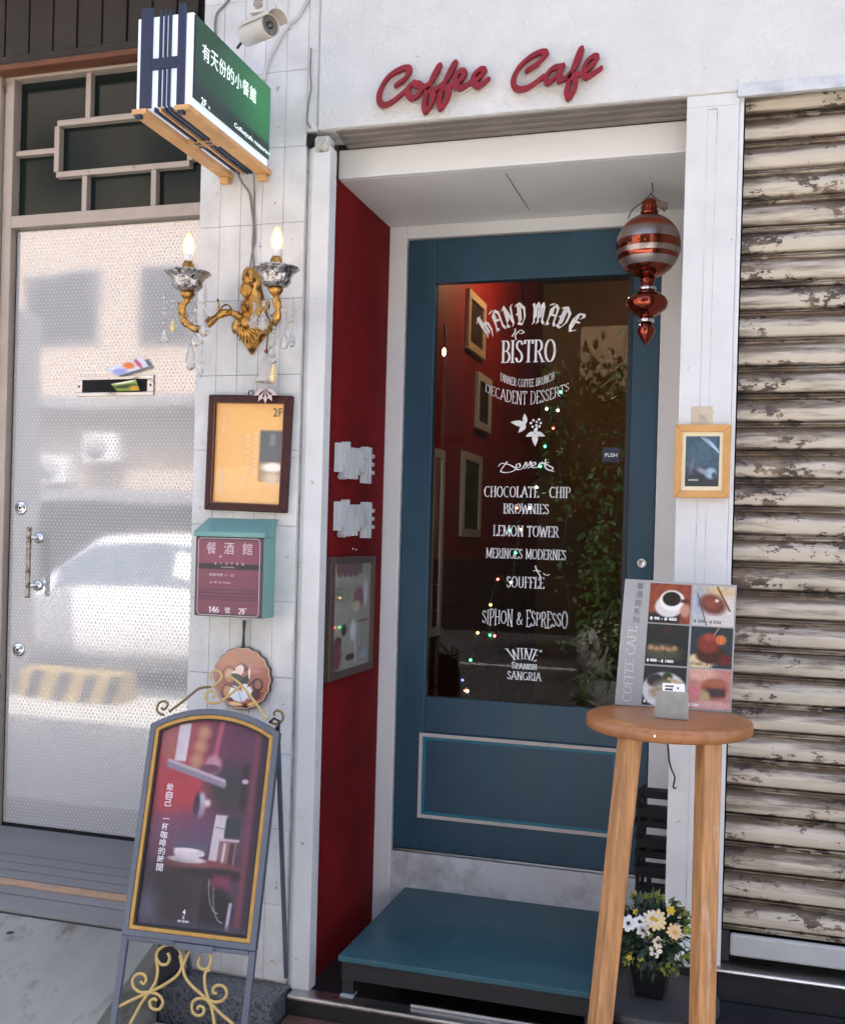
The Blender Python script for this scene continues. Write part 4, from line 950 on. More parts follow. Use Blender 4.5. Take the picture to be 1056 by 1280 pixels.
def drop(x, ya, beads, yb, L, wd, Y=YA, amber=False):
    p0 = at(x, ya, Y); s_ = pxs(1)*.86; mb = MB()
    for k in range(beads):
        z = p0.z-k*s_*(yb-ya)/max(beads, 1); mb.ball((p0.x, p0.y, z), s_*2.6, 6)
    mb.tube([(p0.x, p0.y, p0.z+s_*9), (p0.x, p0.y, p0.z-s_*(yb-ya))], .0006, 4)
    d = obj('glass_drop', mb, CRY, sc)
    zt0 = p0.z-s_*(yb-ya)
    obj('pendant', MB().lathe([(.0005, 0), (.003, -.15*L*s_), (wd*s_*.75, -.45*L*s_), (wd*s_, -.68*L*s_), (wd*s_*.7, -.9*L*s_), (0, -L*s_)], (p0.x, p0.y, zt0), 7, smooth=False), M('amber_glass', (.75, .55, .25), .08, spec=1, coat=1) if amber else CRY, d)
for a in ((207, 372, 6, 410, 20, 6), (217, 376, 3, 398, 17, 3.5, YA, True), (245, 388, 5, 415, 18, 6), (240, 400, 3, 425, 38, 7), (252.5, 428, 1, 442, 29, 4), (257, 364, 6, 398, 22, 7), (319, 380, 3, 388, 22, 8), (330, 378, 2, 386, 26, 8), (357, 388, 5, 413, 22, 6), (366, 380, 6, 409, 23, 5), (343, 410, 5, 434, 20, 5), (342, 446, 1, 450, 28, 5, YA, True)): drop(*a)
for i, y in enumerate((363, 371, 379, 387, 395)): pass
# bell and shell on their cord
bp = at(331, 478, -.04)
bell = thing('porcelain_bell', 'small white bell hanging on a brown cord under the gilt wall lamp', 'bell', bp)
s_ = pxs(1)*.87
obj('bell_body', MB().lathe([(.002, 36*s_), (.010, 33*s_), (.018, 22*s_), (.023, 8*s_), (.031, 0), (.029, 0), (.02, 8*s_), (.0, 30*s_)], bp, 24, (.08, 0, 1)), M('bell_glaze', (.50, .46, .43), .35), bell)
obj('bell_bead', MB().ball(bp+Vector((.003, 0, 38*s_)), .007, 10), M('bell_bead', (.16, .04, .03), .3), bell)
obj('bell_cord', MB().tube([bp+Vector((.003, 0, 40*s_)), bp+Vector((.008, 0, 65*s_)), bp+Vector((-.004, 0, 80*s_)), bp+Vector((-.022, 0, 88*s_))], .0022, 6), M('brown_cord', (.07, .03, .02), .8), bell)
lf = MB()
for q in (-1.1, -.55, 0, .55, 1.1):
    p = bp+Vector((.004, -.002, -8*s_)); e = Vector((math.sin(q), 0, -math.cos(q))); L_ = 18*s_
    lf.prism([p, p+e*L_*.5+Vector((e.z, 0, -e.x))*.010, p+e*L_, p+e*L_*.5-Vector((e.z, 0, -e.x))*.010], (0, .0015, 0))
obj('leaf_clapper', lf, M('pink_shell', (.58, .47, .45), .5), bell)
obj('clapper_cord', MB().tube([bp+Vector((0, 0, 4*s_)), bp+Vector((.004, 0, -9*s_))], .0012, 5), IVORY, bell)

# framed 2F notice
def framed(name, label, c4, Yf, Yb, fw, fm, cat='picture', glass=None):
    """c4: TL TR BL BR pixels of the outer frame; Yf front, Yb back at the wall"""
    tl, tr, bl_, br_ = [at(*c, Yf) for c in c4]; o = thing(name, label, cat, (tl+br_)/2)
    r_ = (tr-tl).normalized(); d_ = (bl_-tl).normalized(); n_ = Vector((0, 1, 0))*(Yb-Yf)
    W_ = (tr-tl).length; H_ = (bl_-tl).length
    P = lambda x, y, k=0: tl+(tr-tl)*(x/W_)*(1-y/H_)+(br_-bl_)*(x/W_)*(y/H_)+(bl_-tl)*(y/H_)+Vector((0, k, 0))
    for q in ([(0, 0), (W_, 0), (W_-fw, fw), (fw, fw)], [(W_, 0), (W_, H_), (W_-fw, H_-fw), (W_-fw, fw)], [(W_, H_), (0, H_), (fw, H_-fw), (W_-fw, H_-fw)], [(0, H_), (0, 0), (fw, fw), (fw, H_-fw)]):
        obj('frame_side', MB().prism([P(*x) for x in q], n_), fm, o, min(.003, fw*.2))
    return o, P, W_, H_
f2, P, W_, H_ = framed('notice_frame', 'dark brown frame with an orange notice hanging under the wall lamp', ((261, 493), (365, 494.5), (255, 637), (357, 641.5)), -.022, -.001, .026, DWOOD)
pt = Paint(90, 120, (222, 165, 92)); pt.ell(.8, .15, .9, .8, (232, 178, 105), .9); pt.noise(.02, 6)
pt.rect(.66, .27, 1.0, .77, (82, 88, 92), .02); pt.rect(.66, .58, 1.0, .77, (150, 118, 88), .02); pt.ell(.86, .63, .16, .045, (232, 226, 216), .3); pt.ell(.86, .74, .12, .06, (196, 176, 150), .5); pt.rect(.80, .30, .88, .42, (112, 120, 122), .03)
k = .009; fw = .026
print_on('notice_print', pt, P(fw-.003, fw-.003, k), P(W_-fw+.003, fw-.003, k), P(fw-.003, H_-fw+.003, k), P(W_-fw+.003, H_-fw+.003, k), PRTG, f2)
obj('frame_back', MB().prism([P(.004, .004, .0095), P(W_-.004, .004, .0095), P(W_-.004, H_-.004, .0095), P(.004, H_-.004, .0095)], (0, .01, 0)), DWOOD, f2)
obj('inner_bead', MB().tube([P(fw-.002, fw-.002), P(W_-fw+.002, fw-.002), P(W_-fw+.002, H_-fw+.002), P(fw-.002, H_-fw+.002)], .0022, 6, True), M('red_bead', (.16, .05, .03), .3, coat=.3), f2)
FPn = wall(-.022+k-.0004); DK = M('dark_ink', (.06, .05, .04), .6)
q = P(W_-.048, .052); obj('notice_text', text(MB(), '2F', FPn, q.x, q.z, h=.026, w=.032), DK, f2, fixn=False)
for (u, v0, s_t, hh) in ((.49, .33, '有天份的小餐館餐酒館', .012), (.61, .30, '給自己一杯咖啡的時間', .0105), (.13, .70, '餐酒館', .018), (.12, .10, '有天份的小餐館', .007)):
    mb = MB()
    for i, ch in enumerate(s_t): q = P(fw+(W_-2*fw)*u, fw+(H_-2*fw)*v0+i*hh*1.35); text(mb, ch, FPn, q.x, q.z, h=hh*.12 if ch == '一' else hh, w=hh)
    obj('notice_text', mb, M('pale_ink', (.86, .76, .58), .6), f2, fixn=False)
obj('hook', MB().tube([P(W_*.47, -.002, .01), P(W_*.47, -.014, .012), P(W_*.51, -.016, .014), P(W_*.52, -.006, .012)], .002, 6), BLACK, f2)

# mailbox
fyb = -.088
m0, m1, m2, m3 = at(245, 670.5, fyb), at(329.5, 671.5, fyb), at(243, 770.5, fyb), at(328, 773, fyb)
ML = (m0.x+m2.x)/2; MR = (m1.x+m3.x)/2; MT = (m0.z+m1.z)/2; MBt = (m2.z+m3.z)/2
TEALM = M('sage_green_enamel', (.135, .30, .27), .38, var=.08, coat=.2)
mbx = thing('mailbox', 'sage green letterbox with a plum coloured plate under the orange notice', 'mailbox', (ML, 0, MBt))
obj('body', MB().box((ML, fyb+.003, MBt), (MR, -.001, MT+.002)), TEALM, mbx, .003)
zt3 = at(300, 648, 0).z
obj('lid', MB().prism([(ML-.006, fyb-.006, MT-.001), (ML-.006, fyb-.006, MT+.014), (ML-.006, -.001, zt3), (ML-.006, -.001, zt3-.006), (ML-.006, fyb+.004, MT+.004)], (MR-ML+.012, 0, 0)), TEALM, mbx, .002)
obj('side_gusset', MB().prism([(MR-.003, fyb+.006, MT+.002), (MR-.003, -.002, zt3-.008), (MR-.003, -.002, MT+.002)], (.003, 0, 0)), TEALM, mbx)
pp = Paint(70, 80, (112, 60, 74)); pp.ell(.5, .2, .6, .3, (126, 66, 82), .8); pp.rect(0, 0, 1, .035, (60, 48, 56), .01); pp.rect(0, .965, 1, 1, (60, 48, 56), .01); pp.rect(0, 0, .03, 1, (60, 48, 56), .01); pp.rect(.97, 0, 1, 1, (60, 48, 56), .01)
pp.rect(0, .335, 1, .405, (38, 36, 40), .01)
for v_ in (.655, .70, .745, .78): pp.rect(.05, v_, .95, v_+.017, (74, 42, 60), .008)
pp.noise(.06, 3, 4)
pl8 = bx('plate', (ML+.001, fyb-.001, MBt+.002), (MR-.001, fyb+.0025, MT-.001), M('plate_edge', (.05, .03, .035), .4), mbx, .0008)
print_on('plate_print', pp, (ML+.002, fyb-.0015, MT-.002), (MR-.002, fyb-.0015, MT-.002), (ML+.002, fyb-.0015, MBt+.003), (MR-.002, fyb-.0015, MBt+.003), vcol_mat('satin_print', .4), mbx)
MP = wall(fyb-.0015); PKT = M('pale_pink_ink', (.66, .50, .54), .6); mw, mh = MR-ML, MT-MBt
U_ = lambda u, v: (ML+mw*u, MT-mh*v)
mb = MB(); rr = []
for (cx_, cz_, a0) in ((.90, .07, 0), (.10, .07, 90), (.10, .93, 180), (.90, .93, 270)):
    for k in range(6):
        q = R(a0+k*18); x, z = U_(cx_, cz_); rr.append((x+math.cos(q)*.012, z+math.sin(q)*.012))
mb.tube([MP.p(x, z, .0004) for x, z in rr], .0011, 5, True); obj('plate_border', mb, PKT, mbx)
for ch, u in (('餐', .24), ('酒', .50), ('館', .77)): x, z = U_(u, .145); obj('plate_text', text(MB(), ch, MP, x, z, h=.036, w=.034), PKT, mbx, fixn=False)
mb = MB()
for i, ch in enumerate('BISTRO'): x, z = U_(.31+i*.08, .335-.0); text(mb, ch, MP, x, z, h=.0075, bold=.02)
text(mb, 'COFFEE', MP, *U_(.49, .38), h=.004, w=.045); text(mb, '營業時間 11 - 22', MP, *U_(.40, .475), h=.009, w=.085); text(mb, '公 休 日 MON', MP, *U_(.38, .57), h=.008, w=.07)
mb.ball(MP.p(*U_(.38, .25), .001), .0035, 8); obj('plate_text', mb, PKT, mbx, fixn=False)
mb = MB(); x, z = U_(.30, .91); serif(mb, '146', MP, x, z, .017, .036, weight=.09, thin=.03); text(mb, '號', MP, *U_(.50, .91), h=.019, w=.018); x, z = U_(.72, .915); serif(mb, '2F', MP, x, z, .017, .028, weight=.09, thin=.03)
obj('plate_text', mb, M('white_pink_ink', (.82, .74, .76), .6), mbx, fixn=False)

# scalloped plaque on a strap
pc = at(303, 848, -.014); rr_ = .099
pq = thing('scalloped_plaque', 'round scalloped picture plaque hanging on a black strap under the letterbox', 'plaque', (pc.x, 0, pc.z))
sca = lambda q, z: 1+.022*math.cos(18*q)
vs = [];
mb = MB(); PQ = PL((pc.x, -.014, pc.z), (1, 0, 0), (0, 0, 1))
def ringpts(r, n=108): return [(r*(1+.022*math.cos(18*2*PI*k/n))*math.cos(2*PI*k/n), r*(1+.022*math.cos(18*2*PI*k/n))*math.sin(2*PI*k/n)) for k in range(n)]
mb.prism([PQ.p(x, y, 0) for x, y in ringpts(rr_)], (0, .012, 0)); obj('board', mb, M('plaque_edge', (.03, .01, .008), .35, coat=.4), pq)
pt = Paint(170, 170, (176, 108, 78)); pt.noise(.2, 8, 3); pt.ell(.5, .5, .40, .40, (150, 92, 80), .25, .7); pt.ell(.3, .25, .15, .12, (206, 130, 70), .6, .7); pt.ell(.6, .2, .2, .08, (170, 120, 72), .6, .8)
pt.ell(.66, .30, .12, .035, (196, 120, 124), .3); pt.ell(.70, .38, .10, .03, (206, 128, 132), .3)
pt.ell(.5, .5, .46, .46, (158, 96, 76), .1, .5)
for (x, y, rx, ry, c, ro_) in ((.28, .46, .12, .14, (92, 54, 44), 0), (.28, .46, .10, .12, (176, 124, 94), 0), (.27, .44, .05, .07, (206, 160, 128), .5), (.26, .73, .12, .13, (110, 64, 48), 0), (.27, .72, .09, .10, (186, 136, 92), 0), (.50, .33, .10, .06, (66, 30, 24), .2), (.45, .38, .07, .10, (232, 204, 188), .5), (.36, .44, .04, .05, (236, 224, 216), 0), (.43, .50, .13, .06, (52, 56, 58), .35), (.56, .52, .10, .05, (36, 38, 40), -.7), (.62, .42, .015, .09, (236, 226, 206), 0), (.42, .58, .07, .06, (70, 74, 74), 0), (.43, .77, .16, .09, (222, 224, 228), .25), (.60, .70, .14, .08, (232, 232, 234), .9), (.36, .68, .07, .05, (228, 228, 232), -.6), (.77, .58, .09, .10, (66, 44, 44), 0), (.77, .58, .06, .07, (150, 104, 88), 0), (.74, .74, .08, .07, (88, 56, 60), .4), (.20, .84, .05, .035, (92, 20, 12), 0), (.31, .85, .045, .035, (92, 20, 12), 0), (.58, .93, .13, .045, (96, 14, 12), 0), (.40, .90, .12, .025, (228, 190, 130), .1), (.68, .88, .09, .03, (226, 180, 110), -.4)): pt.ell(x, y, rx, ry, c, .10, 1, ro_)
pt.line(.52, .62, .66, .84, .007, (70, 44, 36)); pt.line(.44, .70, .50, .86, .006, (150, 150, 156)); pt.line(.60, .62, .72, .50, .010, (30, 30, 32)); pt.line(.18, .60, .40, .66, .008, (84, 48, 36)); pt.line(.70, .66, .86, .72, .008, (64, 36, 34))
def pol(u, v): q = np.arctan2(.5-v, u-.5); return np.hypot(u-.5, v-.5) < .468*(1+.022*np.cos(18*q))
print_on('plaque_print', pt, PQ.p(-rr_*1.02, rr_*1.02, .0006), PQ.p(rr_*1.02, rr_*1.02, .0006), PQ.p(-rr_*1.02, -rr_*1.02, .0006), PQ.p(rr_*1.02, -rr_*1.02, .0006), vcol_mat('glossy_print', .25, .5), pq, pol)
obj('rim', MB().tube([PQ.p(x, y, .0005) for x, y in ringpts(rr_*.955, 108)], .0022, 5, True), M('plaque_rim', (.62, .42, .30), .35), pq)
obj('strap', MB().prism([PQ.p(-.006, rr_-.008, .001), PQ.p(.006, rr_-.008, .001), PQ.p(.004, rr_+.04, .001), PQ.p(.007, rr_+.084, .001), PQ.p(-.004, rr_+.084, .001), PQ.p(-.002, rr_+.04, .001)], (0, .003, 0)), BLACK, pq)

# letters on the red cheek
RP = PL((XR, 0, 0), (0, 1, 0), (0, 0, 1)); GW = M('grey_white_foam', (.60, .62, .62), .6, var=.1)
for (x0, y0_, x1, y1_, lb) in ((420, 580, 463, 577, 'upper pair of raised white coffee characters on the red cheek'), (419, 648, 463, 650, 'lower pair of raised white coffee characters just over the two screws on the red cheek')):
    ya = atx(x0, y0_, XR+.012).y; yb = atx(x1, y1_, XR+.012).y; zc_ = atx((x0+x1)/2, (y0_+y1_)/2, XR+.012).z; hh = .125; ww = (yb-ya)/2*.95
    o = thing('raised_characters', lb, 'lettering', (XR, (ya+yb)/2, zc_), 'raised characters on the red cheek')
    for i, ch in enumerate('咖啡'):
        mb = MB(); text(mb, ch, RP, ya+(yb-ya)*(.25+.5*i), zc_, h=hh, w=ww, bold=.010, d=.004, th=.026); obj('character', mb, GW, o)
    print('chars', ya, yb, zc_)
# framed poster on the red cheek
def rp(x, y, k=0): q = atx(x, y, XR+.02); return Vector((XR+.02+k, q.y, q.z))
tl, tr, bl_, br_ = rp(416, 693), rp(469, 698), rp(409, 849), rp(465.5, 839)
ya, yb, za, zb3 = (tl.y+bl_.y)/2, (tr.y+br_.y)/2, (tl.z+tr.z)/2, (bl_.z+br_.z)/2
po = thing('reveal_poster', 'wood framed drinks poster on the dark red cheek beside the blue door', 'poster', (XR, (ya+yb)/2, (za+zb3)/2))
FR = M('grey_brown_frame', (.085, .055, .045), .5, var=.2)
fw = .022
for a, b in (((ya, zb3), (ya+fw*1.6, za)), ((yb-fw, zb3), (yb, za)), ((ya+fw*1.6+.0003, za-fw), (yb-fw-.0003, za)), ((ya+fw*1.6+.0003, zb3), (yb-fw-.0003, zb3+fw))):
    bx('frame_side', (XR+.001, a[0], a[1]), (XR+.022, b[0], b[1]), FR, po, .002)
pt = Paint(60, 110, (150, 146, 132)); pt.noise(.1, 7); pt.rect(.12, .02, .75, .12, (104, 66, 72), .03); [pt.ell(.2+.13*i, .125, .05, .025, (96, 56, 62), .3) for i in range(4)]
for (x, y, rx, ry, c) in ((.68, .34, .13, .09, (130, 66, 76)), (.85, .30, .06, .12, (196, 196, 194)), (.62, .42, .1, .05, (190, 170, 140)), (.55, .64, .08, .09, (206, 206, 206)), (.12, .84, .16, .13, (112, 64, 68)), (.2, .72, .08, .05, (96, 46, 52)), (.33, .62, .06, .05, (40, 34, 34)), (.5, .87, .12, .03, (64, 24, 24)), (.82, .87, .09, .04, (150, 170, 190)), (.80, .56, .14, .012, (120, 50, 56)), (.32, .3, .16, .1, (132, 138, 120))): pt.ell(x, y, rx, ry, c, .25)
pt.line(.6, .7, .62, .9, .02, (190, 190, 190)); pt.line(.78, .6, .76, .85, .012, (110, 120, 120))
print_on('poster_print', pt, (XR+.012, ya+.02, za-.012), (XR+.012, yb-.012, za-.012), (XR+.012, ya+.02, zb3+.012), (XR+.012, yb-.012, zb3+.012), PRTG, po)
mb = MB()
for i in range(3): text(mb, '咖啡 餐酒', RP, ya+.08, za-.105-.018*i, h=.008, w=.075, d=.0125)
obj('poster_text', mb, DK, po, fixn=False)

# big glass ornament
YO = .36; oc = at(810, 308, YO); pm = (at(810, 308, YO)-at(811, 308, YO)).length
orn = thing('hanging_ornament', 'large red and silver striped glass ornament hanging at the top corner of the doorway', 'ornament', oc)
def orn_mat():
    mt = bpy.data.materials.new('striped_mirror_glass'); mt.use_nodes = True; n = mt.node_tree.nodes; l = mt.node_tree.links; b = n['Principled BSDF']
    tc = n.new('ShaderNodeTexCoord'); s_ = n.new('ShaderNodeSeparateXYZ'); l.new(tc.outputs['Object'], s_.inputs[0])
    mr = n.new('ShaderNodeMapRange'); mr.inputs[1].default_value = -.115; mr.inputs[2].default_value = .115; l.new(s_.outputs['Z'], mr.inputs[0])
    cr = n.new('ShaderNodeValToRGB'); cr.color_ramp.interpolation = 'LINEAR'; l.new(mr.outputs[0], cr.inputs[0]); rr = n.new('ShaderNodeValToRGB'); l.new(mr.outputs[0], rr.inputs[0])
    RD, SV = (.25, .055, .032, 1), (.38, .32, .30, 1)
    st = [(0, RD), (.20, RD), (.21, SV), (.30, SV), (.31, RD), (.36, RD), (.37, SV), (.43, SV), (.44, RD), (.55, RD), (.56, SV), (.68, SV), (.74, (.40, .08, .035, 1)), (.80, (.36, .06, .03, 1)), (.81, (.30, .18, .18, 1)), (.86, (.30, .16, .16, 1)), (.87, RD)]
    e = cr.color_ramp.elements
    while len(e) > 1: e.remove(e[-1])
    e[0].position = 0; e[0].color = RD
    for p, c in st[1:]:
        q = e.new(p); q.color = c
    e = rr.color_ramp.elements
    while len(e) > 1: e.remove(e[-1])
    e[0].position = 0; e[0].color = (.1,)*3+(1,)
    for p, c in st[1:]:
        q = e.new(p); v = .34 if c == SV or p > .7 else .07; q.color = (v, v, v, 1)
    l.new(cr.outputs[0], b.inputs['Base Color']); l.new(rr.outputs[0], b.inputs['Roughness']); b.inputs['Metallic'].default_value = .92
    return mt
Rb = 40.5*pm
prof = [(Rb*math.sin(R(a)), -Rb*1.0*math.cos(R(a))) for a in range(12, 168, 4)]
obj('globe', MB().lathe(prof, oc, 64), orn_mat(), orn)
RG = M('red_mirror_glass', (.27, .055, .032), .10, .95, var=.05); SG = M('silver_mirror_glass', (.7, .68, .68), .12, 1, var=.05)
z = -Rb*.98
def L(lst, name, mt_): obj(name, MB().lathe([(r*pm, -z_*pm) for r, z_ in lst], oc, 40), mt_, orn)
L([(9, 38), (9.5, 44), (8.5, 50), (10, 51)], 'neck', RG)
L([(10, 51), (11.5, 53), (11.5, 55.5), (10, 57)], 'collar', SG)
L([(9, 57.5), (16, 60), (24, 66), (26.5, 73), (24, 80), (16, 86), (10, 89), (8, 91)], 'lower_bulb', RG)
L([(8, 91), (10, 93), (10, 96), (8, 97.5)], 'collar', SG)
L([(7, 98), (11, 104), (11.5, 108), (9, 114), (5, 120), (1.5, 125), (0, 127)], 'finial', RG)
L([(10, -39), (11.5, -43), (9.5, -46), (11, -49), (9, -53), (10, -56), (6, -60), (0, -62)], 'crown_beads', RG)
hk = Vector((oc.x+.004, YO+.02, ZH)); BR2 = M('brown_wire', (.12, .08, .06), .5)
obj('wire_hook', MB().tube([hk, hk+Vector((.004, -.004, -.03)), oc+Vector((.002, 0, 66*pm)), oc+Vector((-.012, -.01, 58*pm)), oc+Vector((-.05, -.02, 46*pm)), oc+Vector((-.062, -.03, 34*pm))], .0022, 6), BR2, orn)
obj('wire_hook', MB().tube([oc+Vector((.004, 0, 66*pm)), oc+Vector((.03, -.012, 56*pm)), oc+Vector((.055, -.02, 50*pm)), oc+Vector((.056, -.02, 44*pm)), oc+Vector((.046, -.02, 41*pm)), oc+Vector((.040, -.02, 46*pm))], .0024, 6), BR2, orn)
obj('paper_tag', MB().prism([oc+Vector((.006, -.01, 62*pm)), oc+Vector((.032, -.012, 54*pm)), oc+Vector((.056, -.014, 49*pm)), oc+Vector((.050, -.014, 41*pm)), oc+Vector((.022, -.012, 48*pm))], (0, .0008, 0)), M('brown_tag', (.20, .15, .12), .7), orn)

# picture on the right pilaster
OAK = M('light_oak_frame', (.56, .29, .09), .4, var=.15, vs=20, coat=.2)
f3, P, W_, H_ = framed('pilaster_picture', 'light oak frame with a blue leafy picture on the right pilaster', ((843.5, 530.5), (914, 530.5), (841, 622), (911, 622.5)), -.020, -.001, .020, OAK)
pt = Paint(70, 90, (52, 74, 90)); pt.noise(.5, 5, 8); pt.ell(.5, .35, .5, .3, (70, 100, 116), .8, .6); pt.ell(.5, .9, .7, .2, (36, 44, 50), .6)
for a in range(9): pt.line(.98, .32, .45+.06*a, .02+.012*a*a*.3, .011, (168, 190, 208), .8, .8)
pt.ell(.76, .74, .17, .11, (150, 176, 196), .3); pt.ell(.52, .70, .17, .05, (140, 140, 156), .5, 1, .3); pt.ell(.20, .58, .06, .16, (112, 104, 116), .6, .8, .4); pt.ell(.86, .78, .07, .06, (60, 70, 80), .3); pt.rect(.1, .86, .4, .885, (196, 196, 190), .02)
k = .008; fw = .018
mt2 = Paint(4, 4, (226, 212, 176)); print_on('mount', mt2, P(fw, fw, k), P(W_-fw, fw, k), P(fw, H_-fw, k), P(W_-fw, H_-fw, k), PRTG, f3)
print_on('picture_print', pt, P(fw+.012, fw+.014, k-.0008), P(W_-fw-.012, fw+.014, k-.0008), P(fw+.012, H_-fw-.014, k-.0008), P(W_-fw-.012, H_-fw-.014, k-.0008), PRTG, f3)
obj('frame_back', MB().prism([P(.004, .004, .0085), P(W_-.004, .004, .0085), P(W_-.004, H_-.004, .0085), P(.004, H_-.004, .0085)], (0, .009, 0)), OAK, f3)
a_, b_ = at(863.5, 508, -.0015), at(890, 530, -.0015)
tp = tag(obj('adhesive_hook', MB().box((a_.x, -.0018, a_.z-.055), (b_.x, -.0002, a_.z)), M('yellowed_tape', (.50, .42, .31), .35, coat=.3), bevel=.0006, loc=(a_.x, 0, a_.z-.055)), 'yellowed adhesive pad with a wire hook above the oak framed picture', 'hook')
q = at(877, 524, -.006); obj('wire', MB().tube([q+Vector((-.006, .004, .012)), q+Vector((-.004, 0, 0)), q+Vector((.002, -.003, -.004)), q+Vector((.005, 0, .002)), q+Vector((.005, .004, .012))], .0014, 6), STEEL, tp)

# tall stool
sc_c = Vector(((at(733, 890, -.40).x+at(942, 898, -.40).x)/2, -.40, 1.088)); RS = (at(942, 898, -.40).x-at(733, 890, -.40).x)/2
stl = thing('tall_stool', 'tall round wooden stool carrying the menu stand in front of the doorway', 'stool', (sc_c.x, sc_c.y, 0))
th_ = .032
obj('seat', MB().lathe([(RS-.006, -th_), (RS-.001, -th_+.004), (RS, -th_*.5), (RS-.001, -.005), (RS-.006, -.0005), (RS-.05, 0), (0, 0)], sc_c, 72), SEATW, stl)
def legs(px0, px1, Yt, Yb):
    a = at(px0[0], px0[1], Yt); b = at(px1[0], px1[1], Yb); d = (b-a)/(b.z-a.z); return a+d*(sc_c.z-th_-.001-a.z), a+d*(0-a.z)
for (p0, p1, y_t, y_b, rl) in (((786.5, 930), (750, 1275), -.515, -.545, .50), ((885, 935), (877, 1275), -.515, -.545, .42)):
    a, b = legs(p0, p1, y_t, y_b)
    obj('leg', MB().beam(b, a, .044, .044, R(33), (0, 1, 0), .044, .044), WOOD, stl, .003)
    kx = -.022 if rl == .50 else .004; a2 = Vector((a.x+kx, -.30, a.z)); b2 = Vector((b.x+kx, -.28, 0))
    obj('leg', MB().beam(b2, a2, .034, .034, R(33)), WOOD, stl, .003)
    if rl == .50: LA, LB = a, b
    else: RA, RB_ = a, b
def legat(a, b, z): return b+(a-b)*(z/a.z)
zs = .405
for z_, y_ in ((.345, 0),):
    p, q = legat(LA, LB, z_), legat(RA, RB_, z_)
    obj('stretcher', MB().beam(p+Vector((.03, .01, 0)), q+Vector((-.03, .01, 0)), .028, .018), WOOD, stl, .002)
    obj('stretcher', MB().beam(Vector((p.x+.03, -.262, z_)), Vector((q.x-.03, -.262, z_)), .028, .018), WOOD, stl, .002)
    obj('stretcher', MB().beam(p+Vector((0, .03, -.0)), Vector((p.x, -.285, z_)), .018, .028, 0, (0, 0, 1)), WOOD, stl, .002)
    obj('stretcher', MB().beam(q+Vector((0, .03, -.0)), Vector((q.x, -.285, z_)), .018, .028, 0, (0, 0, 1)), WOOD, stl, .002)
obj('paint_chip', MB().ball((at(818, 920, -.40-RS*.985)), .004, 6), WTXT, stl)
sf = at(817, 1232, -.37); sf.z = zs
shf = tag(obj('round_tray', MB().lathe([(.150, -.024), (.156, -.020), (.156, -.003), (.152, 0), (0, 0)], (sf.x, -.385, zs), 64), M('charcoal_tray', (.028, .029, .032), .6, var=.15), loc=(sf.x, -.385, zs)), 'round charcoal shelf between the legs of the tall stool', 'tray')

# menu stand
yb_ = atz(840, 886, 1.0885).y; bl_, br_ = atz(768.5, 880, 1.0885), atz(913.5, 892, 1.0885); ym = (bl_.y+br_.y)/2
tlp, trp = at(781, 723.5, ym+.045), at(920.5, 731.5, ym+.045)
bl_ = Vector((bl_.x, ym, 1.089)); br_ = Vector((br_.x, ym, 1.089)); mn = thing('menu_stand', 'grey menu stand with six food photographs standing on the tall stool', 'menu stand', (bl_+br_)/2)
nn = (br_-bl_).cross(tlp-bl_).normalized(); nn = -nn if nn.y > 0 else nn
obj('board', MB().prism([bl_, br_, trp, tlp], -nn*.004), M('menu_grey', (.30, .30, .295), .5), mn, .0006)
obj('back_strut', MB().prism([bl_.lerp(br_, .5)+Vector((-.03, .01, 0)), bl_.lerp(br_, .5)+Vector((.03, .01, 0)), tlp.lerp(trp, .5)+Vector((.02, .012, -.1)), tlp.lerp(trp, .5)+Vector((-.02, .012, -.1))], (0, .06, 0)), M('menu_grey', (.3, .3, .3)), mn, .001)
def mp_(u, v, d=.0006): return tlp.lerp(trp, u).lerp(bl_.lerp(br_, u), v)+nn*d
def photo(u0, u1, v0, v1, p):
    g_ = p.a.mean(-1, keepdims=True); p.a = (p.a*.78+g_*.22)*.95
    print_on('food_photo', p, mp_(u0, v0), mp_(u1, v0), mp_(u0, v1), mp_(u1, v1), vcol_mat('glossy_print', .25, .5), mn)
c0, c1, c2, c3 = .235, .605, .625, .985; r_ = [(.02, .335), (.345, .665), (.678, .985)]
p = Paint(84, 84, (150, 62, 36)); p.noise(.2, 6); p.rect(0, .75, .75, 1, (36, 36, 38), .1); p.ell(.48, .58, .33, .27, (214, 208, 200), .1); p.ell(.55, .42, .30, .26, (236, 232, 226), .08); p.ell(.54, .38, .22, .18, (34, 24, 20), .1); p.ell(.88, .66, .12, .16, (196, 132, 112), .3); p.ell(.86, .42, .12, .05, (96, 40, 30), .4); photo(c0, c1, *r_[0], p)
p = Paint(84, 84, (206, 196, 190)); p.rect(0, 0, 1, .25, (206, 172, 120), .2); p.ell(.15, .4, .2, .5, (140, 160, 190), .7, .8); p.ell(.48, .46, .33, .24, (112, 52, 40), .25, 1, .3); p.ell(.44, .42, .2, .14, (146, 70, 46), .5, 1, .3); p.noise(.12, 3, 5); p.line(.1, .2, .35, .98, .012, (70, 66, 70)); p.line(.58, .02, .9, .6, .02, (110, 62, 32)); p.ell(.58, .36, .05, .04, (220, 200, 190), .4); photo(c2, c3, *r_[0], p)
p = Paint(84, 84, (34, 38, 38)); p.ell(.5, .12, .1, .1, (80, 28, 32), .5, .8); p.ell(.4, .66, .42, .16, (92, 84, 58), .4); [p.ell(.12+.14*i, .58+.03*(i % 2), .07, .06, (176, 122, 84), .4) for i in range(5)]; p.ell(.4, .78, .4, .1, (70, 72, 52), .5); p.noise(.25, 3, 6); photo(c0, c1, *r_[1], p)
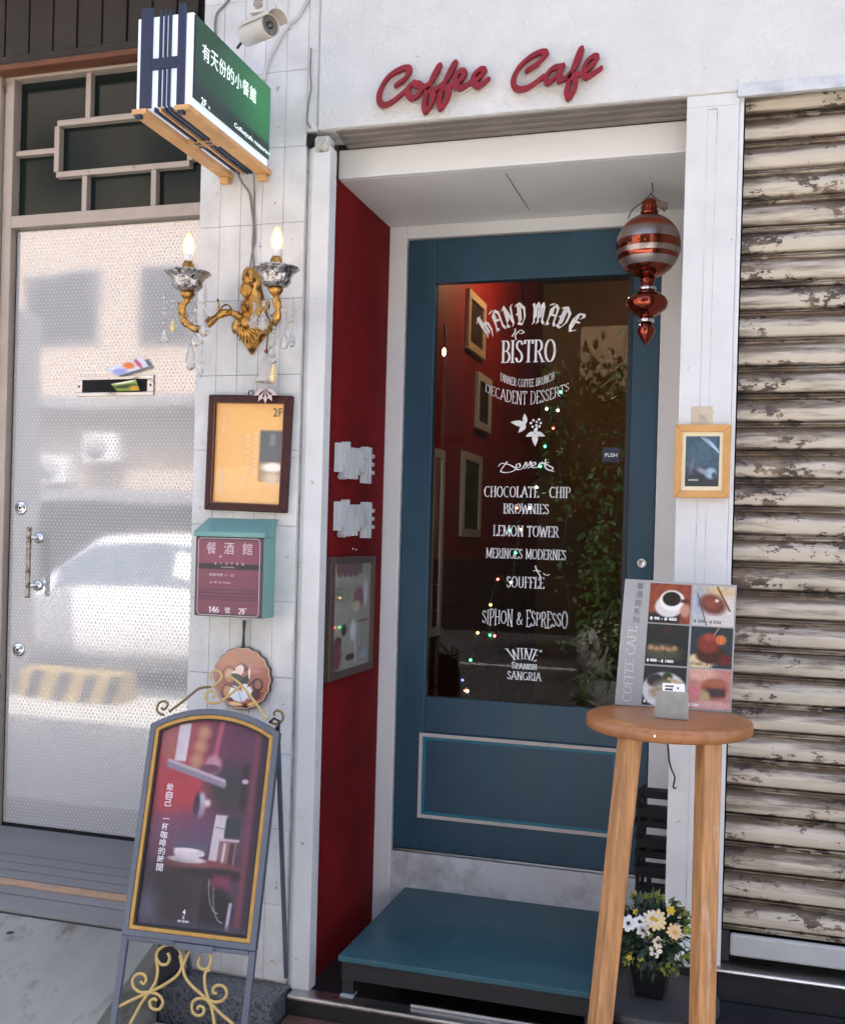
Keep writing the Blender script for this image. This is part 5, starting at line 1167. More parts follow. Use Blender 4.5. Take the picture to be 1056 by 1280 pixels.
p = Paint(84, 84, (40, 52, 60)); p.ell(.25, .86, .34, .2, (222, 196, 140), .15); p.ell(.5, .68, .36, .22, (72, 34, 24), .12); p.ell(.42, .40, .27, .24, (136, 46, 34), .2); p.ell(.72, .30, .13, .12, (222, 106, 44), .2); p.ell(.45, .26, .14, .1, (170, 60, 46), .3); p.ell(.86, .8, .16, .13, (110, 28, 26), .3); p.line(.55, .2, .66, .02, .01, (190, 170, 120)); p.noise(.2, 3, 7); photo(c2, c3, *r_[1], p)
p = Paint(84, 84, (44, 44, 48)); p.ell(.5, .6, .52, .46, (214, 212, 208), .06); p.ell(.28, .36, .2, .17, (60, 52, 52), .2); p.ell(.56, .28, .12, .16, (56, 76, 44), .25); p.ell(.55, .6, .3, .22, (190, 172, 140), .5); p.ell(.32, .66, .16, .14, (176, 150, 120), .4); p.ell(.82, .44, .08, .07, (160, 60, 56), .3); p.line(.6, .3, .9, .42, .04, (206, 176, 120)); p.noise(.15, 3, 8); photo(c0, c1, *r_[2], p)
p = Paint(84, 84, (198, 122, 110)); p.ell(.3, .12, .34, .2, (222, 160, 140), .3); p.ell(.62, .5, .3, .26, (150, 76, 56), .2); p.rect(.42, .48, .88, .68, (74, 48, 58), .05); p.ell(.64, .34, .26, .1, (176, 96, 60), .4); p.ell(.16, .62, .16, .14, (216, 110, 120), .3); p.ell(.4, .7, .12, .16, (190, 160, 100), .4); p.ell(.6, .92, .5, .12, (226, 166, 150), .4); p.noise(.15, 3, 9); photo(c2, c3, *r_[2], p)
MPL = PL(mp_(0, 0, 0), mp_(1, 0, 0)-mp_(0, 0, 0), mp_(0, 0, 0)-mp_(0, 1, 0)); WB = (mp_(1, 0)-mp_(0, 0)).length; HB = (mp_(0, 1)-mp_(0, 0)).length
PR_ = M('price_white', (.85, .85, .85), .5)
for (u0, v1, t_, m_) in ((c0, .335, '$ 90 - $ 450', PR_), (c2, .335, '$ 200 - $ 520', DK), (c0, .665, '$ 800 - $ 1000', PR_), (c2, .665, '$ 1600 - $ 1200', DK), (c0, .985, '$ 200', PR_), (c2, .985, '$ 120 - $ 150', PR_)):
    wd = WB*(.24 if len(t_) > 6 else .1); obj('price', text(MB(), t_, MPL, WB*(u0+.02)+wd/2, -HB*(v1-.035), h=.0085, w=wd, d=.0012, bold=.03), m_, mn, fixn=False)
obj('menu_text', text(MB(), '餐酒館系列', MPL, WB*.135, -HB*.155, h=.016, w=.082, d=.001, ang=-PI/2), DK, mn, fixn=False) if False else None
mb = MB()
for i, ch in enumerate('餐酒館系列'): text(mb, ch, MPL, WB*(.145-.004*i), -HB*(.05+.068*i), h=.0165, w=.0165, d=.001)
obj('menu_text', mb, M('grey_ink', (.11, .11, .11), .6), mn, fixn=False)
mb = MB(); serif(mb, 'COFFEE CAFE', MPL, WB*.105, -HB*.67, .021, HB*.60, d=.001, weight=.06, thin=.03, ang=PI/2); obj('menu_text', mb, M('silver_ink', (.52, .52, .51), .5), mn, fixn=False)
# card holder
yk = atz(838, 899, 1.0885).y; a_, b_ = at(817, 900, yk), at(861, 866, yk+.006)
ch_ = thing('card_holder', 'small grey card holder with a white card in front of the menu stand', 'card holder', ((a_.x+b_.x)/2, yk, 1.089))
zt_c = at(840, 864.5, yk+.006).z
obj('plate', MB().prism([(a_.x, yk, 1.089), (b_.x, yk, 1.089), (b_.x-.002, yk+.008, zt_c), (a_.x+.003, yk+.008, zt_c)], (0, .002, 0)), M('holder_metal', (.30, .30, .28), .35, .3, var=.15, vs=50), ch_, .002)
obj('foot', MB().box((a_.x+.004, yk+.002, 1.0885), (b_.x-.004, yk+.03, 1.0905)), M('holder_metal', (.3, .3, .28)), ch_, 0)
q0, q1 = at(827.5, 854, yk+.004), at(855, 866, yk+.004)
cdd = obj('card', MB().box((q0.x, yk+.0105, q1.z-.02), (q1.x, yk+.0115, q0.z)), M('white_card', (.8, .8, .82), .5), ch_, 0)
obj('card_text', MB().box((q0.x+.006, yk+.0103, q0.z-.009), (q0.x+.026, yk+.0104, q0.z-.005)).box((q0.x+.006, yk+.0103, q0.z-.017), (q0.x+.024, yk+.0104, q0.z-.012)).box((q0.x+.034, yk+.0103, q0.z-.013), (q0.x+.038, yk+.0104, q0.z-.008)), DK, cdd)

# flower pot on the shelf
fc = Vector((atz(816, 1228, zs+.001).x, atz(816, 1228, zs+.001).y-.0, zs+.001)); fc.y = -.385
pm2 = (at(816, 1180, fc.y)-at(817, 1180, fc.y)).length
fl = thing('flower_pot', 'black square pot of white, cream and yellow artificial flowers on the charcoal shelf', 'potted flowers', fc)
bt = .036; tp_ = .050; H1 = .082; rot = R(38)
def sq(r, z, c=fc): return [c+Vector((math.cos(rot+PI/2*k)*r*1.3, math.sin(rot+PI/2*k)*r*1.3, z)) for k in range(4)]
obj('pot', MB().hexa(sq(bt, 0), sq(tp_, H1)), M('black_gloss_pot', (.008, .008, .009), .25), fl, .003)
obj('pot_rim', MB().hexa(sq(tp_+.002, H1+.0005), sq(tp_+.003, H1+.008)), M('black_gloss_pot', (.008, .008, .009), .25), fl, .001)
obj('pot_frame', MB().beam(sq(bt+.006, 0)[2], sq(tp_+.004, H1)[2], .004, .004), BLACK, fl)
GR1 = M('dark_leaf', (.018, .045, .022), .5, var=.5, vs=40); GR2 = M('yellow_green_leaf', (.20, .24, .03), .55, var=.4, vs=40); GR3 = M('grey_green_leaf', (.06, .10, .06), .6, var=.4, vs=40)
def leafq(mb, c, d, L_, wd, up):
    d = d.normalized(); s_ = d.cross(up); s_ = s_.normalized() if s_.length > 1e-4 else Vector((1, 0, 0)); u2 = s_.cross(d)
    mb.add([c, c+d*L_*.4+s_*wd+u2*wd*.3, c+d*L_, c+d*L_*.4-s_*wd+u2*wd*.3, c+d*L_*.5], [(0, 1, 4), (1, 2, 4), (2, 3, 4), (3, 0, 4)])
rnd = random.Random(5); ctr = fc+Vector((0, 0, .145)); rad = Vector((.090, .085, .088))
for mt_, nn_, Lr, wr, nm in ((GR1, 420, (.02, .045), .007, 'leaves'), (GR3, 130, (.015, .03), .006, 'leaves'), (GR2, 200, (.010, .018), .006, 'yellow_leaves')):
    mb = MB()
    for i in range(nn_):
        v = Vector((rnd.gauss(0, 1), rnd.gauss(0, 1), rnd.gauss(.15, .9))).normalized(); r0 = rnd.uniform(.35, 1) if mt_ is not GR2 else rnd.uniform(.85, 1.12)
        if mt_ is GR2: 
            cl_ = i//10; r2 = random.Random(cl_+40); v0 = Vector((r2.gauss(0, 1), r2.gauss(-.4, 1), r2.gauss(.3, .8))).normalized(); v = (v0+v*.22).normalized()
        c = ctr+Vector((v.x*rad.x, v.y*rad.y, v.z*rad.z))*r0
        if c.z < fc.z+.055: c.z = fc.z+.055+rnd.random()*.03
        leafq(mb, c, (v+Vector((rnd.uniform(-.6, .6), rnd.uniform(-.6, .6), rnd.uniform(-.5, .5)))), rnd.uniform(*Lr), wr*rnd.uniform(.7, 1.2), Vector((rnd.uniform(-1, 1), rnd.uniform(-1, 1), 1)))
    o = obj(nm, mb, mt_, fl, fixn=False); o['kind'] = 'stuff'
mb = MB()
for i in range(26):
    v = Vector((rnd.gauss(0, 1), rnd.gauss(0, 1), abs(rnd.gauss(.4, .5)))).normalized(); mb.tube([fc+Vector((0, 0, .07)), ctr+Vector((v.x*rad.x, v.y*rad.y, v.z*rad.z))*.9], .001, 4)
obj('stems', mb, GR1, fl)['kind'] = 'stuff'
def flower(px, py, r_, n_, colr, cen, wd=.42, dpt=-.075, tilt=(0, -1, .25)):
    r_ *= .74; c = at(px, py, fc.y+dpt); ax_ = Vector(tilt).normalized(); a = ax_.orthogonal().normalized(); b = ax_.cross(a); mb = MB()
    for k in range(n_):
        q = 2*PI*k/n_+px; d = a*math.cos(q)+b*math.sin(q); s_ = ax_.cross(d); L_ = r_*rnd.uniform(.85, 1.1); w_ = r_*wd
        mb.add([c+d*r_*.12, c+d*L_*.55+s_*w_*.8+ax_*r_*.10, c+d*L_*.95+s_*w_*.5+ax_*r_*.02, c+d*L_*1.05+ax_*0, c+d*L_*.95-s_*w_*.5+ax_*r_*.02, c+d*L_*.55-s_*w_*.8+ax_*r_*.10, c+d*L_*.55+ax_*r_*.04], [(0, 1, 6), (1, 2, 6), (2, 3, 6), (3, 4, 6), (4, 5, 6), (5, 0, 6)])
    f_ = obj('flower', mb, colr, fl, fixn=False, loc=c); obj('flower_centre', MB().lathe([(r_*.24, 0), (r_*.2, r_*.1), (0, r_*.16)], c+ax_*r_*.03, 10, ax_), cen, f_)
WP = M('white_petal', (.72, .73, .76), .6); CP = M('cream_petal', (.78, .70, .56), .6); YP = M('pale_yellow_petal', (.72, .58, .30), .6); PP = M('peach_petal', (.72, .50, .28), .6)
BC = M('dark_centre', (.04, .015, .008), .8); YC_ = M('yellow_centre', (.62, .42, .02), .7)
for a in ((785, 1154, .026, 6, WP, BC, .5), (799, 1152, .024, 6, WP, BC, .5), (803, 1163, .022, 6, M('warm_white_petal', (.74, .70, .66), .6), BC, .5), (820, 1150, .032, 12, YP, YC_, .3), (815, 1148, .028, 10, CP, YC_, .3), (843, 1165, .026, 11, PP, M('peach_centre', (.6, .36, .1), .7), .3), (822, 1178, .020, 5, CP, BC, .5), (818, 1189, .021, 5, CP, BC, .5), (812, 1169, .011, 5, GR2, GR2, .5), (838, 1138, .014, 6, M('strong_yellow', (.55, .40, .02), .6), YC_, .5), (858, 1163, .014, 6, GR2, YC_, .5), (794, 1140, .010, 5, M('strong_yellow', (.55, .4, .02)), YC_, .5), (800, 1198, .011, 5, M('lime_petal', (.42, .42, .05), .6), GR2, .5), (786, 1197, .010, 5, M('strong_yellow', (.5, .4, .02)), YC_, .5), (852, 1180, .005, 5, WP, WP, .5), (858, 1187, .005, 5, WP, WP, .5), (853, 1191, .006, 5, WP, WP, .5)): flower(*a)

# black rack in the corner, cord
rk = thing('shoe_rack', 'stacked black plastic rack standing in the doorway corner behind the tall stool', 'rack', (-.22, .45, .083))
x0, x1, ya, yb = at(797, 1050, .42).x, -.112, .36, .56
zt_r = at(815, 984, .40).z
BP = M('black_plastic', (.008, .008, .009), .6, spec=.3)
for x in (x0, x1-.012):
    for y in (ya, yb): bx('post', (x, y, .084), (x+.012, y+.012, zt_r-.03), BP, rk, .001)
zz = zt_r-.002; k = 0
while zz > .12:
    h_ = (.024, .030, .020, .030, .022, .034, .02, .03, .02, .03, .02)[k % 11]; gp2 = (.030, .012, .034, .010, .026, .030, .018)[k % 7]
    bx('shelf', (x0+.006*(k % 2)-.004*(k % 3), ya-.006-.004*(k % 2), zz-h_), (x1, ya+.045, zz), BP, rk, .002)
    if k % 2 == 0: obj('side_clip', MB().beam((x0-.002, ya-.012, zz-h_-gp2), (x0+.012, ya-.012, zz), .008, .004), BP, rk)
    if k in (1, 3, 5, 7): bx('rail', (x0+.035, ya-.008, zz-h_-gp2), (x0+.05, ya+.004, zz-h_), BP, rk, 0)
    zz -= h_+gp2; k += 1
cable('cord', 'dark red cord hanging down in front of the right pilaster below the stool top', [(833, 924, -.05), (835, 938, -.03), (836, 950, -.02), (839, 962, -.015), (843, 972, -.012), (841, 984, -.012), (845, 985, -.012)], .0025, M('dark_red_cord', (.05, .012, .015), .7), cat='cord')

# bench step
bz = (at(422.8, 1195, -.01).z+at(737, 1240, -.01).z)/2; bxl = at(422.8, 1195, -.01).x
bn = thing('step_bench', 'low blue topped step bench with black legs below the door', 'step', ((bxl-.33)/2, .3, .083))
XBR = -.34
bx('top_board', (bxl, -.012, bz-.018), (XBR, YD-.012, bz), BENCHB, bn, .0025)
bx('apron', (bxl+.008, .0, bz-.075), (XBR-.008, .016, bz-.0185), BLACK, bn, .001)
bx('apron', (bxl+.008, .63, bz-.075), (XBR-.008, .645, bz-.0185), BLACK, bn, .001)
for x in (bxl+.004, XBR-.042):
    for y in (.002, .60): bx('leg', (x, y+.0165, .098), (x+.038, y+.042, bz-.0188), BLACK, bn, .001); bx('foot_pad', (x+.0, y-.0, .0945), (x+.042, y+.044, .0978), M('pad_white', (.5, .5, .5), .5), bn, 0)

# chalk style A-board with a printed poster
Y0b = -.45; TH_, PH_ = R(3.405), R(13.724)
OB = at(154, 1168, Y0b); e_ = Vector((math.cos(TH_), math.sin(TH_), 0)); n_ = Vector((-math.sin(TH_), math.cos(TH_), 0)); u_ = Vector((0, 0, math.cos(PH_)))+n_*math.sin(PH_)
WBd, HBd = .396, .580
for _ in range(40):       # refine so that the four corners fall where the photograph has them
    break
BPn = PL(OB, e_, u_); NB = BPn.n
ab = thing('pavement_sign', 'arched iron A-board with a red toned cafe poster in a gilt moulding beside the pier', 'sandwich board', (OB.x+.2, Y0b, 0))
rise = .055
def outline(off, N=22):
    """arched outline inset by off"""
    x0, x1, y0_ = off, WBd-off, off; c = WBd/2; r_ = ((WBd/2)**2+rise**2)/(2*rise); yc = HBd+rise-r_; rr = r_-off
    pts = [(x0, y0_)]
    ys_ = lambda x: yc+math.sqrt(rr*rr-(x-c)**2)
    for i in range(N+1):
        x = x0+(x1-x0)*i/N; pts.append((x, ys_(x)))
    pts.append((x1, y0_)); return pts
def ringmesh(o1, o2, d0, d1):
    a, b = outline(o1), outline(o2); n2 = len(a); vs = [BPn.p(*p, d1) for p in a]+[BPn.p(*p, d1) for p in b]+[BPn.p(*p, d0) for p in a]+[BPn.p(*p, d0) for p in b]; fs = []
    for i in range(n2):
        j = (i+1) % n2; fs += [(i, j, n2+j, n2+i), (2*n2+i, 3*n2+i, 3*n2+j, 2*n2+j), (i, 2*n2+i, 2*n2+j, j), (n2+i, n2+j, 3*n2+j, 3*n2+i)]
    return MB().add(vs, fs)
obj('iron_frame', ringmesh(0, .017, -.012, .010), SLATE, ab, .002)
obj('gilt_moulding', ringmesh(.0172, .0285, -.004, .008), OGOLD, ab, .002)
obj('inner_bead', ringmesh(.0287, .034, -.004, .003), BLACK, ab, .0008)
oo = outline(.030); obj('panel', MB().prism([BPn.p(*p, -.006) for p in oo], -NB*.004), BLACK, ab)
# poster
pw, ph = WBd-.068, HBd+rise-.068
p = Paint(170, 290, (66, 54, 72))
p.ell(.55, .45, .7, .5, (96, 62, 92), .9); p.ell(.22, .22, .34, .36, (196, 70, 82), .45); p.ell(.12, .05, .2, .16, (170, 110, 120), .5, .6); p.ell(.72, .12, .3, .2, (112, 52, 92), .7, .8); p.ell(.68, .33, .18, .12, (58, 62, 66), .6)
p.rect(.16, .02, .27, .21, (226, 222, 236), .012, 1, -.06); [p.ell(.40-.02*i, .06+.07*i, .06, .035, (214, 164, 120), .5, .9) for i in range(4)]; p.ell(.10, .14, .05, .06, (190, 120, 90), .6, .6)
p.line(.56, 0, .53, .16, .022, (196, 92, 122), .6); p.ell(.52, .215, .075, .045, (206, 150, 176), .3); p.ell(.5, .235, .09, .02, (110, 70, 96), .3)
p.rect(.08, .27, .43, .47, (196, 58, 74), .02, 1, -.08); p.ell(.3, .4, .18, .09, (206, 66, 76), .6, .6)
p.line(.10, .225, .64, .305, .020, (150, 142, 166), .3); p.line(.10, .21, .64, .29, .008, (196, 186, 206), .4)
p.ell(.45, .42, .045, .065, (188, 192, 220), .2); p.ell(.41, .42, .03, .06, (60, 44, 66), .3); p.ell(.51, .405, .026, .018, (255, 248, 240), .6)
p.ell(.40, .56, .4, .06, (94, 96, 130), .8, .7); p.ell(.4, .50, .25, .06, (112, 70, 112), .8, .7)
p.rect(.60, .455, .71, .72, (216, 214, 226), .01, 1, -.10); p.rect(.70, .465, .84, .56, (52, 62, 74), .015, 1, -.05); p.rect(.66, .575, .82, .69, (150, 110, 118), .012, 1, -.07); p.rect(.70, .585, .725, .69, (226, 210, 212), .01, 1, -.07); p.rect(.76, .585, .80, .69, (86, 52, 60), .012, 1, -.07); p.line(.61, .515, .70, .52, .002, (120, 110, 130)); p.rect(.66, .565, .84, .577, (214, 206, 216), .006)
p.ell(.52, .705, .34, .032, (136, 66, 74), .2); p.ell(.62, .735, .34, .028, (48, 34, 44), .3); p.ell(.40, .70, .2, .016, (176, 108, 112), .6, .7)
p.ell(.38, .680, .175, .016, (226, 222, 232), .15); p.ell(.38, .650, .125, .034, (236, 232, 240), .10); p.rect(.24, .60, .56, .635, (98, 92, 124), .01); p.ell(.38, .635, .128, .009, (250, 248, 252), .2); p.ell(.51, .648, .03, .014, (226, 222, 232), .2)
p.ell(.25, .86, .3, .14, (40, 38, 42), .5, .9); p.ell(.06, .93, .12, .1, (98, 96, 124), .6, .8); p.rect(.55, .76, .60, 1, (52, 34, 46), .02); p.rect(.64, .74, .80, .82, (130, 54, 86), .03)
p.ell(.70, .90, .15, .10, (28, 28, 34), .2); [[p.line(.61+.05*c_-.13*math.cos(t_*.26)*0+.12*(1-math.cos(t_*.2))*.9, .76+.04*c_+.155*math.sin(t_*.2), .61+.05*c_+.12*(1-math.cos((t_+1)*.2))*.9, .76+.04*c_+.155*math.sin((t_+1)*.2), .0028, (176, 172, 184), .6) for t_ in range(8)] for c_ in (0, 1)]
p.rect(.88, .05, .93, .98, (136, 62, 84), .03, .8, -.0); p.rect(.94, .0, 1, 1, (62, 40, 60), .03); p.rect(.80, .2, .86, .42, (44, 28, 40), .04, .7); p.rect(.81, .86, .84, .99, (196, 186, 220), .01, 1, -.1); p.ell(.83, .285, .03, .012, (216, 190, 216), .3)
p.rect(0, .97, 1, 1, (66, 70, 96), .03, .7)
p.noise(.07, 5, 12); p.noise(.04, 2, 13)
g_ = p.a.mean(-1, keepdims=True); p.a = (p.a*.84+g_*.16)*np.array([.80, .76, .75])
ro = outline(.034); yA = HBd+rise-.034
def keepb(u, v):
    x = .034+u*pw; y = yA-v*ph; c = WBd/2; r_ = ((WBd/2)**2+rise**2)/(2*rise); yc = HBd+rise-r_; return y < yc+np.sqrt((r_-.031)**2-(x-c)**2)
print_on('poster', p, BPn.p(.034, yA, -.0045), BPn.p(.034+pw, yA, -.0045), BPn.p(.034, yA-ph, -.0045), BPn.p(.034+pw, yA-ph, -.0045), vcol_mat('poster_gloss', .55, 0), ab, keepb)
BT = PL(BPn.p(0, 0, -.0045), e_, u_); cs = '給自己 一杯咖啡的時間'
for i, ch in enumerate(cs):
    if i in (0, 4): mb = MB()
    if ch != ' ': text(mb, ch, BT, .034+pw*.145, yA-ph*(.34+.039*i), h=.002 if ch == '一' else .020, w=.020, d=.0008, bold=.01)
    if i in (3, 10): obj('poster_text', mb, M('lilac_white_ink', (.70, .66, .72), .5), ab, fixn=False)
for t_, v_, h_, w_ in (('4', .925, .014, None), ('2', .95, .008, .008), ('餐酒館', .968, .006, .035)): obj('poster_mark', text(MB(), t_, BT, .034+pw*.42, yA-ph*v_, h=h_, w=w_, d=.0008, bold=.01), M('lilac_white_ink', (.7, .66, .72)), ab, fixn=False)
# lower frame, ledge, scrolls
Lf = OB.z/u_.z
def bp_(x, y, d=0): return BPn.p(x, y, d)
for x in (.009, WBd-.009):
    obj('leg', MB().beam(bp_(x, -.0012, -.001), bp_(x, -Lf, -.001), .018, .016, 0, NB), SLATE, ab, .002)
obj('ledge', MB().beam(bp_(.019, -.008, 0), bp_(WBd-.019, -.008, 0), .012, .014, 0, NB), SLATE, ab, .0015)
obj('ledge_lip', MB().beam(bp_(WBd*.42, -.010, .014), bp_(WBd*.70, -.010, .014), .018, .004, 0, NB), SLATE, ab, .001)
obj('ledge_lip', MB().beam(bp_(WBd*.03, -.003, .009), bp_(WBd*.40, -.003, .009), .006, .004, 0, NB), SLATE, ab, .001)
def plane_px(x, y):
    d = ray(x, y); t = (OB-CAM).dot(NB)/d.dot(NB); return CAM+d*t
def sp(pts, r=.0042, n=5, mt_=SCROLL, nm='scroll'):
    s_ = smooth(pts, n); obj(nm, MB().tube([plane_px(x, y)-NB*.002 for x, y in s_], r, 8), mt_, ab)
Zm = lambda pts: [(150+x/4.224, 1080+y/4.224) for x, y in pts]
sp(Zm([(252, 470), (262, 500), (246, 530), (212, 528), (192, 490), (205, 452), (245, 428), (290, 432), (320, 470), (328, 530), (300, 590), (230, 640), (150, 680), (70, 715), (-20, 760)]), .0044)
sp(Zm([(190, 500), (198, 560), (188, 620), (160, 668), (110, 740), (50, 850)]), .0044)
sp(Zm([(108, 618), (122, 634), (138, 612), (125, 584), (92, 582), (66, 610), (74, 655), (110, 678), (150, 678), (200, 690), (226, 730), (205, 768), (168, 762), (156, 730), (178, 712), (196, 722)]), .0044)
sp(Zm([(424, 492), (412, 520), (424, 550), (458, 554), (480, 510), (462, 462), (418, 442), (370, 458), (344, 510), (332, 545), (345, 600), (385, 650), (430, 690), (475, 735), (530, 790), (600, 850)]), .0044)
sp(Zm([(478, 560), (452, 570), (446, 630), (462, 700), (485, 770), (498, 850)]), .0044)
sp(Zm([(512, 682), (494, 680), (492, 655), (520, 640), (552, 652), (562, 690), (540, 722), (500, 730), (465, 718), (420, 710), (384, 730), (382, 780), (412, 802), (440, 788), (440, 760), (418, 752), (408, 768)]), .0044)
sp(Zm([(316, 480), (326, 540), (332, 560)]), .0044)
Zt = lambda pts: [(180+x/4, 860+y/4) for x, y in pts]
IR = M('dark_gilt_iron', (.16, .11, .05), .5, .3)
sp(Zt([(88, 98), (98, 108), (112, 96), (118, 78), (100, 66), (74, 76), (64, 104), (76, 126), (100, 134)]), .0038, 5, IR, 'crest_scroll')
sp(Zt([(125, 118), (190, 70), (260, 12), (292, -2), (335, -6)]), .0038, 5, IR, 'crest_scroll')
sp(Zt([(338, 40), (352, 44), (352, 20), (330, 12), (308, 30), (312, 62), (340, 76), (380, 68), (420, 40), (470, 0), (490, -14)]), .0036, 5, SCROLL, 'crest_scroll')
sp(Zt([(335, -6), (365, -25), (390, -60), (362, -90), (330, -70), (335, -40)]), .0032, 5, SCROLL, 'crest_scroll')
sp(Zt([(430, -60), (480, -20), (540, 50), (590, 120), (616, 158)]), .0036, 5, SCROLL, 'crest_scroll')
sp(Zt([(652, 138), (650, 122), (668, 112), (690, 126), (694, 152), (680, 172), (655, 180), (625, 168)]), .0038, 5, IR, 'crest_scroll')
hp = plane_px(344, 903); ft = at(358, 1222, -.03); ft.z = max(ft.z, .103)
obj('rear_leg', MB().beam(hp-NB*.02+Vector((0, 0, -.01)), ft, .012, .010), SLATE, ab, .001)
hp2 = plane_px(196, 903); obj('rear_leg', MB().beam(hp2-NB*.02, Vector((ft.x-.33, ft.y, .103)), .012, .010), SLATE, ab, .001)
obj('hinge', MB().tube([plane_px(338, 903)+NB*.004, plane_px(344, 898)+NB*.008, plane_px(350, 902)+NB*.004, plane_px(348, 912)], .004, 6), BLACK, ab)
# leaflets in the door slot
def leaflet(nm, lab, quad, paintc, Y, blobs):
    c = at(sum(q[0] for q in quad)/4, sum(q[1] for q in quad)/4, Y); o = thing(nm, lab, 'leaflet', c, 'leaflets stuck at the letter slot')
    T4 = [at(x, y, Y+dy) for (x, y), dy in zip(quad, (0, 0, 0, 0))]
    obj('paper', MB().prism(T4, (0, .0012, 0)), M('paper_white', (.75, .75, .77), .5), o)
    p = Paint(30, 16, paintc)
    for b in blobs: p.ell(*b)
    a = [v+Vector((0, -.0006, 0)) for v in T4]; print_on('leaflet_print', p, a[0], a[1], a[3], a[2], PRT, o)
leaflet('leaflet', 'white blue and orange leaflet tucked above the letter slot', [(132, 461), (178, 446), (186, 458), (146, 470)], (216, 216, 232), YDL-.022, ((.2, .7, .2, .35, (150, 160, 214), .3), (.55, .4, .14, .35, (226, 120, 60), .3), (.8, .5, .06, .5, (190, 90, 120), .3)))
leaflet('leaflet', 'green and yellow leaflet poking out of the letter slot', [(139, 480), (170, 474.5), (175, 488), (147, 489)], (120, 140, 30), YDL-.014, ((.5, .5, .5, .16, (40, 60, 20), .3), (.5, .05, .5, .16, (226, 228, 200), .3), (.8, .8, .2, .3, (200, 150, 30), .4)))

# ================================================================== BEHIND THE GLASS
def inner_frame(cor, lab, fm, pc):
    tl, tr, bl_, br_ = [atx(*c, XI+.02) for c in cor]; ya, yb = (tl.y+bl_.y)/2, (tr.y+br_.y)/2; za, zb_ = (tl.z+tr.z)/2, (bl_.z+br_.z)/2
    o = thing('wall_picture', lab, 'picture', (XI, (ya+yb)/2, (za+zb_)/2), 'pictures on the red wall inside'); fw = min(.04, (yb-ya)*.2)
    for a, b in (((ya, zb_), (ya+fw, za)), ((yb-fw, zb_), (yb, za)), ((ya+fw, za-fw), (yb-fw, za)), ((ya+fw, zb_), (yb-fw, zb_+fw))): bx('frame_side', (XI+.001, a[0], a[1]), (XI+.02, b[0], b[1]), fm, o, .001)
    p = Paint(20, 30, pc); p.noise(.8, 5, int(ya*100)); q = (XI+.01,)
    print_on('picture_print', p, (XI+.01, ya+fw, za-fw), (XI+.01, yb-fw, za-fw), (XI+.01, ya+fw, zb_+fw), (XI+.01, yb-fw, zb_+fw), PRT, o)
FI = M('pale_inner_frame', (.55, .42, .28), .4); FD = M('cream_inner_frame', (.6, .56, .5), .4)
inner_frame(((588, 366), (611, 378), (585, 432), (604, 450)), 'pale framed picture nearest the top of the red inside wall', FI, (60, 40, 30))
inner_frame(((598, 465), (615, 474), (597, 534), (614, 543)), 'narrow pale framed picture in the middle of the red inside wall', FD, (50, 44, 44))
inner_frame(((581, 563), (604, 572), (577, 668), (600, 674)), 'taller framed green picture low on the red inside wall', FD, (56, 70, 40))
inner_frame(((541, 560), (556, 562), (537, 800), (552, 790)), 'long pale figure print close behind the left edge of the door glass', FD, (150, 110, 80))
# string of little lights
WG = [(652, 352, 0), (660, 420, 0), (690, 470, 0), (700, 490, 'g'), (697, 513, 'w'), (683, 511, 'w'), (691, 535, 'r'), (681, 558, 'g'), (675, 583, 'g'), (670, 609, 'w'), (646, 635, 'r'), (662, 635, 'w'), (637, 663, 'g'), (651, 662, 'o'), (644, 691, 'g'), (639, 728, 'w'), (622, 724, 'r'), (613, 756, 'o'), (612, 794, 'g'), (618, 795, 'r'), (597, 791, 'o'), (588, 825, 'g'), (578, 850, 'b'), (581, 863, 'r'), (584, 864, 'w')]
YS = 1.05
sl3 = thing('light_string', 'string of small coloured lights hanging inside the door glass', 'string lights', at(640, 650, YS))
WR = M('dark_green_wire', (.01, .03, .015), .6)
obj('wire', MB().tube([at(x, y, YS) for x, y in smooth([(a, b) for a, b, c in WG], 3)], .003, 5), WR, sl3)
LC = {'g': (.05, 1, .25), 'w': (1, .85, .65), 'r': (1, .12, .08), 'o': (1, .5, .12), 'b': (.15, .2, 1)}
for x, y, c in WG:
    if c: obj('little_light', MB().ball(at(x, y, YS-.006), .0052, 8), glow('lamp_'+c, LC[c], 3 if c != 'b' else 1), sl3)
mb = MB(); rn = random.Random(2)
for (x, y) in smooth([(a, b) for a, b, c in WG], 6):
    for k in range(3):
        v = Vector((rn.uniform(-1, 1), rn.uniform(-1, 1), rn.uniform(-1, 1))); leafq(mb, at(x, y, YS), v, .03, .004, Vector((0, 0, 1)))
obj('tinsel', mb, WR, sl3, fixn=False)['kind'] = 'stuff'
for i, (x, y, lb) in enumerate(((555, 440, 'small warm lamp glowing at the left of the red inside wall'), (640, 345, 'warm ceiling lamp added unseen above the glass to brighten the room'))):
    p = atx(x, y, XI+.06) if i == 0 else at(705, 296, 2.3)  # second lamp is added, hidden above the glass to light the back wall
    o = thing('inner_lamp', lb, 'lamp', p); obj('lamp_bulb', MB().ball(p, .012 if i == 0 else .05, 12, (.7, .7, 1.5)), glow('lamp_glow_%s' % ('warm', 'fill')[i], (1, .62, .32), 6 if i == 0 else 48), o)
    obj('lamp_stem', MB().tube([p+Vector((0, 0, .02)), p+Vector((0, 0, .12 if i == 0 else 3.3-p.z))], .006, 6), BLACK, o)
